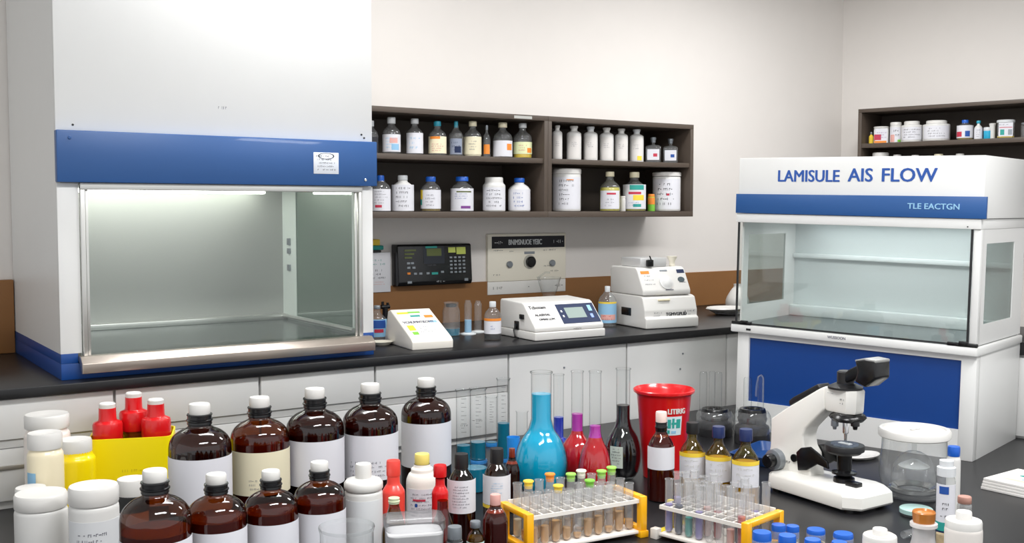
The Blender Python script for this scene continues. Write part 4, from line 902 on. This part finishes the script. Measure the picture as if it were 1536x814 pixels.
for v in m_.verts:
    rad_ = bk(v.co.z)+.001; aa = v.co.x/rad_-PI/2; off = -v.co.y; v.co = Vector(((rad_+off)*math.cos(aa), (rad_+off)*math.sin(aa), v.co.z))
link('lettering', m_, CAPW, BK, False)
# ---- amber and yellow bottles before the bucket
fb('amber_vial', 'slim amber bottle with pinkish-white cap over a black collar, in front of the red bucket', 992, 617, 40, 3.35, P_LAB, AMBG, liquid=(AMBL, .78), band=(PAPER, .37, .62, 1.4), cap=(mat('pinkish_cap', '#f2d9d0', .35), .42, .885, 1), collar=(BLACK, .44, .78, .885))
yk = 'yellow-labelled bottles with dark caps'
for px, yt, w, cm, lab in ((1039, 633, 38, SOFTB, 'yellow bottle with black cap and white label, left of three beside the microscope'), (1078, 639, 38, CAPN, 'yellow bottle with navy cap and white label, middle of three beside the microscope'), (1119, 643, 40, CAPN, 'yellow bottle with navy cap and white label, closest to the microscope')):
    fb('yellow_bottle', lab, px, yt, w, 2.95, P_LAB, glass('yellow_glass', '#d9c97a', '#6a5a1a', .06, .5, 2.5), liquid=(YELL, .58), band=(PAPER, .28, .60, 1.35), ink=(mat('faint_ink', '#c9c9c4', .6), 3), cap=(cm, .5, .85, 1, 'ribbed'), extra=((YPR, -1.35, 1.35, .88, 1.04),), group=yk)
# ---- glass and black clamps behind
for (px, yb_, lab, tubes_) in ((1072, 652, 'black ringed holder with tall glass tubes behind the navy-capped bottle, left one', ((-.045, 558, 11), (-.012, 557, 9), (.012, 558, 11), (.038, 610, 10))),
                      (1128, 664, 'black ringed holder with two bent glass tubes, right one next to the microscope', ((-.062, 612, 9), (-.018, 566, 12), (.03, 562, 9)))):
    p = onz(px, yb_, ZB); p = Vector((p.x, p.y, ZB)); t = thing('tube_holder', lab, 'holder', p, math.atan2(-p.y, -p.x)+PI/2)
    zf = (p-CAM).dot(fwd); R = 26*zf/F; hz = ht(p, 612)
    link('holder_base', lathe(B(), [(0, 0), (R, 0), (R*1.02, hz*.15), (R*.95, hz*.5), (R*.8, hz*.55), (R*.72, hz*.6), (0, hz*.6)], 36), SOFTB, t)
    link('holder_ring', lathe(B(), [(R*.3, hz*.6), (R*.78, hz*.6), (R*.85, hz*.72), (R*.8, hz*.78), (R*.8, hz*.9), (R*.72, hz), (R*.5, hz*1.0), (R*.3, hz*.9)], 36), BLACK, t)
    link('glass_collar', lathe(B(), [(R*.9, hz*.2), (R*1.1, hz*.4), (R*1.04, hz*.8), (R*.9, hz*.92)], 36), CLEAR, t)
    for (dx, yt, wq) in tubes_:
        hq = ht(p, yt); b = B(); lathe(b, [(0, hz*.61), (wq*zf/F/2, hz*.61), (wq*zf/F/2, hq-.006), (wq*zf/F/2*.8, hq), (wq*zf/F/2*.7, hq)], 18, cx=dx, cy=0); link('glass_tube', b, TUBE, t)
    if px > 1100:
        hq = ht(p, 562); b = B(); tube(b, [(.038, 0, hz), (.038, 0, hq-.01), (.03, 0, hq), (.02, 0, hq-.006), (.014, 0, hq-.04), (.012, 0, hq-.08)], .0035, 8); link('bent_glass_rod', b, CLEAR, t)
p = onz(1158, 690, ZB); t = thing('blue_tray', 'dark blue tray lying behind the yellow bottles and microscope', 'tray', p, .3)
link('tray_body', loft(B(), [rrect(.11, .09, .02, .001), rrect(.13, .105, .02, .035), rrect(.124, .10, .02, .035), rrect(.106, .086, .02, .006)], True, True), mat('tray_blue', '#123f7a', .35), t)
p = onz(1182, 664, ZB); t = thing('petri_dish', 'flat white dish with blue lid behind the microscope arm', 'dish', p)
link('dish_body', lathe(B(), [(0, .001), (.05, .001), (.052, .012), (0, .012)], 32), PLW, t); link('lid', lathe(B(), [(0, .0125), (.046, .0125), (.044, .024), (0, .026)], 32), CAPB, t)

# ================================================================== TEST TUBE RACKS
def tube_thing(loc, R, h, lab, group, liq=None, lev=.2, stopper=None, lean=0, inv=False):
    t = thing('test_tube', lab, 'test tube', loc, 0, group)
    pr = [(0, 0)] + [(R*math.sin(a_*PI/2/5), R-R*math.cos(a_*PI/2/5)) for a_ in range(1, 6)] + [(R, h*.98), (R*1.12, h*.985), (R*1.12, h), (R*.95, h)]
    link('glass_wall', lathe(B(), pr, 14), TTUBE, t)
    if liq:
        pr = [(0, .0008)] + [(R*.93*math.sin(a_*PI/2/4), R-R*.96*math.cos(a_*PI/2/4)) for a_ in range(1, 5)] + [(R*.93, h*lev), (0, h*lev)]
        link('contents', lathe(B(), pr, 12), liq, t)
    if stopper: link('stopper', lathe(B(), [(0, h*.94), (R*.85, h*.94), (R*.95, h), (R*1.0, h+.007), (R*1.25, h+.010), (R*1.15, h+.013), (0, h+.014)], 16), stopper, t)
    t.rotation_euler = (lean, lean*.6, 0)
    return t
def rack(O, ang, L_, Wd, Hh, nx, ny, name, lab, endm, ends=(True, True)):
    t = thing(name, lab, 'test tube rack', O, ang)
    fr_ = mat('rack_white', '#ece6de', .3)
    zt_ = Hh-.008
    if ends[0]: pass
    for k, x in enumerate((0, L_)):
        if not ends[k]: continue
        b = B(); s = .010
        box(b, x-s, x+s, 0-s, s, 0, Hh, .002); box(b, x-s, x+s, Wd-s, Wd+s, 0, Hh, .002)
        box(b, x-s, x+s, s, Wd-s, Hh-.014, Hh, .002); box(b, x-s, x+s, s, Wd-s, .014, .026, .002)
        box(b, x-s*1.35, x+s*1.35, -s*1.35, s*1.35, 0, .018, .002); box(b, x-s*1.35, x+s*1.35, Wd-s*1.35, Wd+s*1.35, 0, .018, .002)
        link('end_frame', b, endm, t)
    x0, x1 = (.0105, L_-.0105)
    bx('bottom_plate', fr_, t, x0, x1, -.004, Wd+.004, .010, .018, .002)
    dx = (x1-x0)/nx; dy = Wd/ny
    b = B(); bw = .0022
    for j in range(ny+1): box(b, x0, x1, j*dy-bw, j*dy+bw, zt_-.006-(.012 if j else .004), zt_+(.012 if j == ny else 0))
    for i in range(nx+1):
        xx = min(max(x0+i*dx, x0+bw), x1-bw); box(b, xx-bw, xx+bw, 0, Wd, zt_-.005, zt_-.0005)
    link('top_grid', b, fr_, t)
    return t, [(x0+(i+.5)*dx, (j+.5)*dy) for j in range(ny) for i in range(nx)], min(dx, dy)/2-bw
O1 = onz(793, 770, .86); E1 = onz(963, 743, .86); d = E1-O1
O1.z = ZB; ang1 = math.atan2(d.y, d.x); L1 = d.length
T1, spots, rm = rack(O1, ang1, L1, .125, .11, 10, 3, 'tube_rack', 'white test tube rack with yellow end frames in front of the cyan and red flasks', YELR)
# the raised white inner basket along the middle
g1 = 'test tubes in the rack in front of the cyan flask'
Mt = Matrix.Translation(O1) @ Matrix.Rotation(ang1, 4, 'Z')
stops = {21: YPR, 23: ORG, 27: None, 13: YPR, 16: GPR, 25: mat('light_green_stopper', '#9bd45a', .4), 26: mat('white_stopper', '#eee6dc', .4), 28: mat('light_green_stopper', '#9bd45a', .4), 29: mat('light_green_stopper', '#9bd45a', .4)}
SN = {21: 'yellow stopper at the left end of its back row', 23: 'orange stopper in its back row before the cyan flask', 13: 'yellow stopper in its middle row', 16: 'green stopper in its middle row', 25: 'light green stopper in front of the red flasks', 26: 'pale stopper in front of the red flasks', 28: 'light green stopper nearest the black flask', 29: 'light green stopper at the right end of its back row'}
for k, (x, y) in enumerate(spots):
    q = Mt @ Vector((x, y, .0185)); rnd = random.Random(k)
    hgt = .118+.014*rnd.random()+(.012 if k >= 20 else 0)
    lab = 'open clear test tube with a little amber liquid in the rack before the cyan flask' if k not in stops or stops[k] is None else 'test tube with '+SN[k]
    tube_thing(q, min(rm*.86, .0115), hgt, lab, g1, AMTL if k < 20 or k % 2 else CPOW, rnd.uniform(.08, .45), stops.get(k))
    
O2 = onz(985, 751, .85); E2 = onz(1120, 783, .85); d = E2-O2; O2.z = ZB; ang2 = math.atan2(d.y, d.x); L2 = d.length
T2, spots2, rm2 = rack(O2, ang2, L2, .15, .10, 8, 4, 'tube_rack', 'white test tube rack with one orange end frame, left of the microscope', YELR, (False, True))
b = B(); box(b, -.012, .0095, -.012, .01, 0, .028, .002); box(b, -.012, .0095, .14, .162, 0, .028, .002); link('foot', b, mat('rack_white', '#ece6de', .3), T2)
b = B(); box(b, -.008, .009, .055, .07, .018, .092, .002); box(b, -.012, .0095, .01, .14, .010, .018, .001); link('end_post', b, mat('yellow_post', '#e8d21c', .35), T2)
Mt = Matrix.Translation(O2) @ Matrix.Rotation(ang2, 4, 'Z')
g2 = 'test tubes in the rack beside the microscope'
liqs = [VIO, VIO, SALM, NAVY, None, REDL, TPR, None]
for k, (x, y) in enumerate(spots2):
    rnd = random.Random(100+k)
    if rnd.random() < .12: continue
    q = Mt @ Vector((x, y, .0185)); m_ = liqs[(k*3+k//8) % 8] if k < 16 else (VIO if k % 3 == 0 else None)
    nm = {VIO: 'violet', SALM: 'salmon', NAVY: 'navy', REDL: 'dark red', TPR: 'teal'}.get(m_) if m_ else None
    lab = ('slim test tube with %s contents in the rack beside the microscope' % nm) if nm else 'empty slim test tube in the rack beside the microscope'
    tube_thing(q, min(rm2*.82, .0105), .128+.032*rnd.random(), lab, g2+(' with %s contents' % nm if nm else ', empty'), m_, rnd.uniform(.3, .6), None)

# ================================================================== MICROSCOPE
mx = 2.585
MS = thing('microscope', 'white and black compound microscope with a dark camera head, facing right on the bench', 'microscope', (mx, 2.293, ZB), -PI/2)
# local x runs towards -Y in the world (image right), local y towards +X (away), z up
def ml(px, py, off=0):
    p = onplane(px, py, (mx+off, 0, 0), (1, 0, 0)); return (2.293-p.y, p.z-ZB)
MW = mat('microscope_white', '#eeece6', .3, coat=.3)
bl = .352; bwd = .10
b = B()
rings = []
def oct_(x0, x1, w0, w1, z, ch_=.02):
    return [(x0, -w0+ch_, z), (x0+ch_, -w0, z), (x1-ch_*2.2, -w1, z), (x1, -w1+ch_*1.6, z), (x1, w1-ch_*1.6, z), (x1-ch_*2.2, w1, z), (x0+ch_, w0, z), (x0, w0-ch_, z)]
loft(b, [oct_(0, bl, bwd*.8, bwd, .012), oct_(-.004, bl+.004, bwd*.82, bwd*1.02, .018), oct_(-.002, bl+.002, bwd*.8, bwd, .048), oct_(.004, bl-.004, bwd*.75, bwd*.95, .056), oct_(.03, bl-.02, bwd*.55, bwd*.8, .064)], True, True)
link('base', b, MW, MS, angle=30)
b = B()
for x, y in ((.03, -.06), (.03, .06), (bl-.04, -.07), (bl-.04, .07)): cyl(b, .013, 0, .012, 16, cx=x, cy=y)
link('rubber_feet', b, SOFTB, MS)
Z5 = lambda x, y: (1120+x/2.768, 520+y/2.768)
arm_px = [(112, 560), (118, 470), (127, 400), (130, 292), (200, 245), (325, 172), (352, 160), (352, 255), (300, 305), (272, 335), (262, 365), (268, 410), (285, 440), (296, 545)]
arm = [ml(*Z5(x, y)) for x, y in arm_px]
arm = [(x, max(z, .058)) for x, z in arm]
b = B(); prism(b, arm, -.033, .033, 'y', .006)
link('arm', b, MW, MS, angle=35)
pad = [ml(*Z5(x, y)) for x, y in ((200, 242), (197, 220), (215, 205), (318, 150), (328, 168))]
b = B(); prism(b, pad, -.026, .026, 'y', .004); link('arm_grip', b, SOFTB, MS)
# head axis
hx_, hz0 = ml(*Z5(408, 268)); _, hz1 = ml(*Z5(408, 172))
s0 = abs(ml(*Z5(475, 200))[0]-ml(*Z5(340, 200))[0])/2
b = B(); pts = []
for z, k in ((hz0, .88), (hz0+.006, .94), (hz1-.004, 1.0), (hz1, .97)):
    pts.append([(hx_+s0*k*c_, s_, z) for c_, s_ in ((-1, -.022), (-.8, -.034*k), (.55, -.037*k), (.95, -.018), (.95, .018), (.55, .037*k), (-.8, .034*k), (-1, .022))])
loft(b, pts, True, True); link('head_block', b, MW, MS, angle=30)
link('emblem', marks(.02, .022, 2, 81), DINK, MS, False, loc=(hx_+s0*.35, -.0375, (hz0+hz1)/2-.01)); link('printing', marks(.03, .008, 1, 82), INK, MS, False, loc=(hx_-s0*.4, -.0362, hz1-.018))
_, zc1 = ml(*Z5(408, 150)); _, zc2 = ml(*Z5(408, 98))
b = B(); lathe(b, [(0, hz1), (s0*.86, hz1), (s0*.86, hz1+.006), (s0*.5, zc1), (s0*.42, zc1), (s0*.42, zc2-.004), (s0*.34, zc2), (0, zc2)], 32, cx=hx_); link('tube_mount', b, SOFTB, MS)
ax_ = [ml(*Z5(x, y)) for x, y in ((412, 118), (440, 92), (500, 62), (520, 100), (470, 128), (430, 148))]
b = B(); prism(b, ax_, -.020, .020, 'y', .004); link('head_arm', b, BLACK, MS)
hd_ = [ml(*Z5(x, y)) for x, y in ((478, 52), (520, 46), (566, 56), (566, 130), (520, 166), (476, 140), (488, 100))]
b = B(); prism(b, hd_, -.034, .034, 'y', .007); ch_ = link('camera_head', b, BLACK, MS)
tp_ = [ml(*Z5(x, y)) for x, y in ((476, 51), (520, 43), (567, 53), (566, 66), (520, 58), (482, 62))]
b = B(); prism(b, tp_, -.032, .032, 'y', .003); link('top_plate', b, mat('grey_cap_plate', '#9a9a98', .35, metal=.4), ch_)
# nosepiece
_, n0 = ml(*Z5(415, 305)); _, n1 = ml(*Z5(415, 290)); nx_ = ml(*Z5(420, 290))[0]; rn_ = abs(ml(*Z5(495, 290))[0]-ml(*Z5(345, 290))[0])/2*.85
b = B(); lathe(b, [(0, n0), (rn_*.8, n0), (rn_*.98, n1), (rn_*.9, n1+.008), (s0*.62, hz0), (0, hz0)], 36, cx=nx_); link('nosepiece', b, BLACK, MS)
def obj_(px, y0, y1, r_, dy=0, m_=CHROME):
    x, z0 = ml(*Z5(px, y0)); _, z1 = ml(*Z5(px, y1)); b = B(); lathe(b, [(0, z1), (r_*.45, z1), (r_*.6, z1+(z0-z1)*.35), (r_, z1+(z0-z1)*.4), (r_, z0-.003), (r_*.85, z0+.006), (0, z0+.006)], 20, cx=x, cy=dy); link('objective_lens', b, m_, MS)
obj_(412, 306, 390, .009); obj_(375, 306, 340, .011, -.01, GREYM); obj_(462, 304, 342, .013, -.012, BLACK); obj_(395, 306, 345, .009, .02, CHROME)
# stage
sx_, st1 = ml(*Z5(407, 405)); _, st0 = ml(*Z5(407, 440)); rs_ = abs(ml(*Z5(490, 425))[0]-ml(*Z5(324, 425))[0])/2*.80
b = B(); lathe(b, [(0, st0), (rs_*.8, st0), (rs_*.9, st0+.006), (rs_*.98, st0+.008), (rs_, st1-.004), (rs_*.97, st1), (0, st1)], 40, cx=sx_); sg = link('stage', b, SOFTB, MS)
b = B(); lathe(b, [(0, st1), (rs_*.72, st1), (rs_*.70, st1+.003), (rs_*.3, st1+.003), (0, st1+.002)], 36, cx=sx_); link('stage_plate', b, mat('grey_stage_plate', '#59636e', .2, metal=.5), sg)
b = B(); box(b, sx_-.02, sx_+.02, -.006, .01, st1+.003, st1+.0045); link('specimen_slide', b, CG, sg)
br = [ml(*Z5(x, y)) for x, y in ((243, 430), (262, 412), (300, 408), (330, 432), (372, 470), (376, 500), (330, 480), (285, 505), (250, 505))]
b = B(); prism(b, br, -.042, -.034, 'y', .002); link('stage_bracket', b, BLACK, MS)
b = B(); prism(b, br, .034, .042, 'y', .002); link('stage_bracket', b, BLACK, MS)
_, c3 = ml(*Z5(400, 565)); _, c4 = ml(*Z5(400, 515))
zb0 = .064
b = B(); r_ = rs_*.48
lathe(b, [(0, zb0), (r_*1.15, zb0), (r_*1.1, zb0+.012), (r_*.7, zb0+.018), (r_*.6, c4-.012), (r_*1.3, c4-.006), (r_*1.3, c4), (r_*.75, c4+.004), (r_*.8, st0), (0, st0)], 32, cx=sx_); link('condenser', b, BLACK, MS)
# focus knobs
fx, fz_ = ml(*Z5(158, 460)); rk = abs(ml(*Z5(200, 460))[0]-ml(*Z5(118, 460))[0])/2*.85
for s_ in (-1, 1):
    b = B(); lathe(b, [(0, .033), (rk*.98, .033), (rk, .036), (rk*.95, .055), (rk*.7, .058), (0, .058)], 32); b.transform(Matrix.Rotation(PI/2*(1 if s_ < 0 else -1), 4, 'X')); k_ = link('coarse_knob', b, GREYM, MS, loc=(fx, 0, fz_))
    b = B(); lathe(b, [(0, .058), (rk*.62, .058), (rk*.6, .08), (rk*.5, .083), (0, .083)], 28); b.transform(Matrix.Rotation(PI/2*(1 if s_ < 0 else -1), 4, 'X')); link('fine_knob', b, BLACK, k_)
fx, fz_ = ml(*Z5(229, 455)); b = B(); lathe(b, [(0, .033), (.012, .033), (.012, .038), (.006, .039), (0, .036)], 20); b.transform(Matrix.Rotation(PI/2, 4, 'X')); link('lock_screw', b, BLACK, MS, loc=(fx, 0, fz_))
x_, z_ = ml(*Z5(190, 540)); link('emblem', marks(.045, .016, 1, 83), DINK, MS, False, loc=(x_, -.0336, max(z_-.006, .082)))
b = B(); box(b, bl-.085, bl-.045, -.035, -.005, .0600, .076, .003); link('lamp_switch', b, BLACK, MS)

# ================================================================== RIGHT FOREGROUND
# desiccator jar
p, R, h = stand(1372, 640, 105, 1.0)
DJ = thing('desiccator_jar', 'wide clear glass desiccator jar with broad white lid beside the microscope', 'desiccator', p)
link('glass_wall', lathe(B(), cr([(R*.62, .006), (R*.80, .02), (R*.93, h*.25), (R*.95, h*.45), (R*.9, h*.65), (R*.88, h*.84)], 3), 48), CLEAR, DJ)
link('glass_foot', lathe(B(), [(0, .0), (R*.72, .0), (R*.84, .006), (R*.84, .012), (R*.6, .016), (0, .016)], 48), CLEAR, DJ)
link('inner_bell', lathe(B(), cr([(R*.60, .02), (R*.62, h*.12), (R*.60, h*.35), (R*.45, h*.55), (R*.2, h*.64), (R*.07, h*.66), (R*.07, h*.8), (R*.11, h*.83)], 3), 40), CLEAR, DJ)
link('porcelain_plate', lathe(B(), [(0, h*.42), (R*.40, h*.42), (R*.43, h*.44), (R*.38, h*.46), (R*.12, h*.53), (0, h*.54)], 36), mat('porcelain', '#e9ecec', .25), DJ)
link('steel_ring', lathe(B(), [(R*.45, .018), (R*.62, .018), (R*.66, .03), (R*.6, .034), (R*.45, .022)], 40), CHROME, DJ)
b = B(); lathe(b, [(0, h*.86), (R*.96, h*.86), (R*.99, h*.875), (R*.99, h*.955), (R*.95, h*.98), (R*.86, h*.985), (R*.84, h*.96), (0, h*.96)], 56); link('lid', b, PLW, DJ)
b = B(); cyl(b, .008, h*.96, h*.985, 16, cx=-.01, bev=.002); box(b, .005, .025, -.004, .004, h*.96, h*.975, .002); link('lid_knob', b, PLW, DJ)
p = onz(1312, 697, ZB); t = thing('white_spoon_tray', 'flat white oval tray between the microscope and the desiccator jar', 'tray', Vector((p.x+.05, p.y+.09, ZB)))
link('tray_body', lathe(B(), [(0, .002), (.05, .002), (.065, .012), (.063, .014), (.048, .006), (0, .006)], 32, sx=1.2, sy=.7), PLW, t)
# tall labelled tube bottle and friends
p, R, h = stand(1420, 690, 27, 5.3); t = thing('tall_bottle', 'tall slim bottle with white, teal and blue label in front of the desiccator jar', 'bottle', p, math.atan2(-p.y, -p.x)+PI/2)
link('bottle_body', lathe(B(), [(0, .001), (R*.95, .001), (R, .006), (R, h*.78), (R*.9, h*.82), (R*.85, h*.83), (R*.85, h*.86)], 28), CLEAR, t)
link('cap', lathe(B(), [(0, h*.84), (R*1.0, h*.84), (R*1.0, h*.93), (R*.75, h*.94), (R*.75, h), (0, h)], 28), CG, t)
def wrapb(name, m_, z0, z1, a0, a1, par, off=.0006, R=R): b = B(); lathe(b, [(R+off-.0005, z0), (R+off, z0), (R+off, z1), (R+off-.0005, z1)], 16, a0=a0, a1=a1); return link(name, b, m_, par, False)
lb_ = wrapb('label_sheet', PAPER, h*.25, h*.76, -PI/2-1.3, -PI/2+1.3, t)
wrapb('printed_patch', BINK, h*.66, h*.74, -PI/2-.7, -PI/2+.3, lb_, .0012); wrapb('printed_patch', TPR, h*.27, h*.36, -PI/2-1.3, -PI/2+1.3, lb_, .0012); wrapb('printed_patch', NAVY, h*.25, h*.27, -PI/2-1.3, -PI/2+1.3, lb_, .0012)
m_ = marks(R*1.2, h*.05, 1, 88)
for v in m_.verts: v.co.z += h*.40
wrap(m_, R+.0008); link('printing', m_, DINK, lb_, False)
m_ = marks(R*.7, h*.1, 2, 89)
for v in m_.verts: v.co.z += h*.48
wrap(m_, R+.0008); link('printing', m_, DINK, lb_, False)
link('contents', lathe(B(), [(0, .003), (R*.94, .003), (R*.94, h*.22), (0, h*.22)], 24), mat('amber_granules', '#c9b083', .5, noise=.4, nscale=60), t)
fb('blue_capped_vial', 'white vial with bright blue cap behind the tall slim labelled bottle', 1431, 669, 20, 5.2, P_WID, WB, 'vial', cap=(CAPB, .9, .86, 1))
fb('brown_capped_vial', 'small vial with brownish pink cap behind the white jar on the right', 1447, 744, 21, 3.4, P_WID, FROST, 'vial', cap=(mat('dusty_pink_cap', '#b98a7c', .4), .95, .86, 1), liquid=(CPOW, .5))
t = fb('white_jar', 'white jar with a nubbed lid at the lower right beside the tall slim bottle', 1446, 766, 54, 2.5, P_WID, mat('warm_jar', '#e2dcd6', .4), 'jar', cap=(CAPW, .96, .77, 1, 'disc'))
fb('white_jar', 'white jar lid with a raised nub at the bottom edge, right of the blue caps', 1320, 792, 50, 1.7, P_WID, mat('warm_jar', '#e2dcd6', .4), 'jar', cap=(CAPW, .98, .72, 1, 'disc'))
p, R, h = stand(1386, 766, 66, 1.65); t = thing('conical_flask', 'clear conical flask closed by an amber-brown stopper at the lower right', 'flask', p)
rn = R*.49
link('glass_wall', lathe(B(), cr([(R*.96, .004), (R, .012), (R*.8, h*.3), (R*.52, h*.58), (rn, h*.74)], 3)+[(rn, h*.8), (rn*1.18, h*.81), (rn*1.18, h*.84), (rn, h*.85)], 36), glass('hazy_glass', '#f4f4f2', '#d8d8d6', base=.08, gain=.3, power=2.5, rough=.15, milk=.38), t)
link('glass_collar', lathe(B(), [(0, h*.79), (rn*1.22, h*.79), (rn*1.22, h*.835), (0, h*.835)], 32), mat('frosted_collar', '#dcd8d6', .4), t)
link('stopper', lathe(B(), [(0, h*.836), (rn*.95, h*.836), (rn*1.05, h*.985), (rn*.98, h), (rn*.85, h*.97), (0, h*.965)], 32), mat('amber_rubber', '#b5702c', .3, coat=.3), t)
link('contents', lathe(B(), [(0, .006), (R*.92, .006), (R*.76, h*.3), (0, h*.3)], 32), mat('pinkish_liquid', '#d9b0a8', .3), t)
p = onz(1374, 772, ZB); t = thing('petri_dish', 'petri dish with pale teal lid in front of the desiccator jar', 'dish', Vector((p.x, p.y, ZB)))
link('dish_body', lathe(B(), [(0, .001), (.042, .001), (.043, .014), (.041, .014), (.04, .004), (0, .004)], 36), CLEAR, t); link('lid', lathe(B(), [(.044, .008), (.0455, .008), (.0455, .019), (.043, .021), (0, .021)], 36), mat('pale_teal_lid', '#a9c9c4', .3), t)
p = onz(1362, 806, ZB); t = thing('glass_vial', 'tiny clear vial lying on the bench left of the conical flask', 'vial', Vector((p.x, p.y, ZB+.011)))
b = B(); lathe(b, [(0, -.02), (.010, -.02), (.010, .018), (.007, .022), (.007, .028), (0, .028)], 20); b.transform(Matrix.Rotation(PI/2, 4, 'Y')); link('vial_body', b, CLEAR, t)
# blue capped vials
gcap = 'blue capped vials at the bottom edge'
for px, yt, w, lab in ((1143, 797, 29, 'blue round cap of a vial, widest and leftmost, below the orange rack end'), (1168, 786, 22, 'blue cap of a vial tucked behind the leftmost widest blue cap'), (1189, 788, 20, 'smallest blue cap of a vial, directly behind the lower ones under the microscope base'),
        (1181, 802, 27, 'blue cap of a vial at the bottom, second of the near row from the left'), (1224, 793, 28, 'blue cap of a vial in the far row below the middle of the microscope base'), (1219, 808, 25, 'blue cap of a vial at the bottom, third of the near row'),
        (1265, 799, 30, 'blue cap of a vial in the far row, farthest right'), (1259, 812, 24, 'blue cap of a vial at the bottom, rightmost of the near row')):
    r_ = 2.2 if px in (1143, 1181, 1219, 1259) else (2.2 if px < 1200 else 1.2)
    fb('blue_capped_vial', lab, px, yt, w, r_, P_WID, FROST, 'vial', cap=(CAPB, .98, .58, 1), group=gcap, liquid=(CPOW, .4))
# paper stack
pL = onz(1471, 733, ZB); pR = onz(1536, 747, ZB)
u_ = (pR-pL); ang = math.atan2(u_.y, u_.x)
PS = thing('booklet_stack', 'stack of white booklets with teal printed cover at the right photo edge', 'booklets', pL, -PI/2+.04)
for k in range(4): bx('booklet', mat('booklet_white', '#ebe8e4', .6), PS, .0+.002*k, .30, .001*k, .205+.001*k, .0005+k*.009, .0090+k*.009, .001)
cv = bx('cover_picture', mat('cover_sheet', '#f1efec', .5), PS, .012, .29, .01, .20, .0361, .0366)
for (m_, x0, x1, y0, y1) in ((TPR, .06, .16, .09, .15), (LBPR, .09, .2, .05, .10), (mat('pale_sand', '#e3d8b8', .6), .04, .2, .03, .07), (TPR, .12, .19, .12, .17)):
    b = B(); lathe(b, [(0, .0367), (1, .0367), (1, .0369), (0, .0369)], 20, cx=(x0+x1)/2, cy=(y0+y1)/2, sx=(x1-x0)/2, sy=(y1-y0)/4); link('printed_patch', b, m_, cv, False)

# ================================================================== LIGHT
def area(name, loc, sx, sy, power, rot=(0, 0, 0), col=(1, 1, 1)):
    l = bpy.data.lights.new(name, 'AREA'); l.shape = 'RECTANGLE'; l.size = sx; l.size_y = sy; l.energy = power; l.color = col
    o = bpy.data.objects.new(name, l); COL.objects.link(o); o.location = loc; o.rotation_euler = rot; return o
area('ceiling_lamp_and_wash', (.9, 1.2, 2.95), 1.2, .3, 55); area('ceiling_lamp_and_wash', (2.9, .9, 2.95), 1.2, .3, 55)
area('ceiling_lamp_and_wash', (1.6, 3.3, 2.95), 1.2, .3, 30); area('ceiling_lamp_and_wash', (3.9, 3.1, 2.95), 1.2, .3, 32)  # this near-wall pair is an added wash to whiten the upper back wall
area('hood_lamp_and_fill', (1.1, YW-.22, 1.683), .8, .1, 1.6, (math.radians(12), 0, 0), (.99, 1, .98))
area('hood_lamp_and_fill', (1.2, YW-.55, 1.683), .8, .1, .7, (0, 0, 0), (1, 1, 1))  # added fill without a tube of its own, evens out the back panel
hl = Matrix.Translation(PL) @ Matrix.Rotation(a-PI/2, 4, 'Z')
o = area('hood_lamp_and_fill', hl @ Vector((.50, .30, zl-.006)), .78, .1, 1.4, (0, 0, A15-PI/2), (.98, 1, 1))
w = bpy.data.worlds.new('world'); scene.world = w; w.use_nodes = True
bg = w.node_tree.nodes['Background']; bg.inputs[0].default_value = (.97, .985, 1, 1); bg.inputs[1].default_value = .95
scene.view_settings.view_transform = 'Standard'; scene.view_settings.look = 'None'; scene.view_settings.gamma = 1; scene.view_settings.exposure = 0.0
scene.view_settings.use_curve_mapping = False
for n in NEAR: print('NEAR', n)
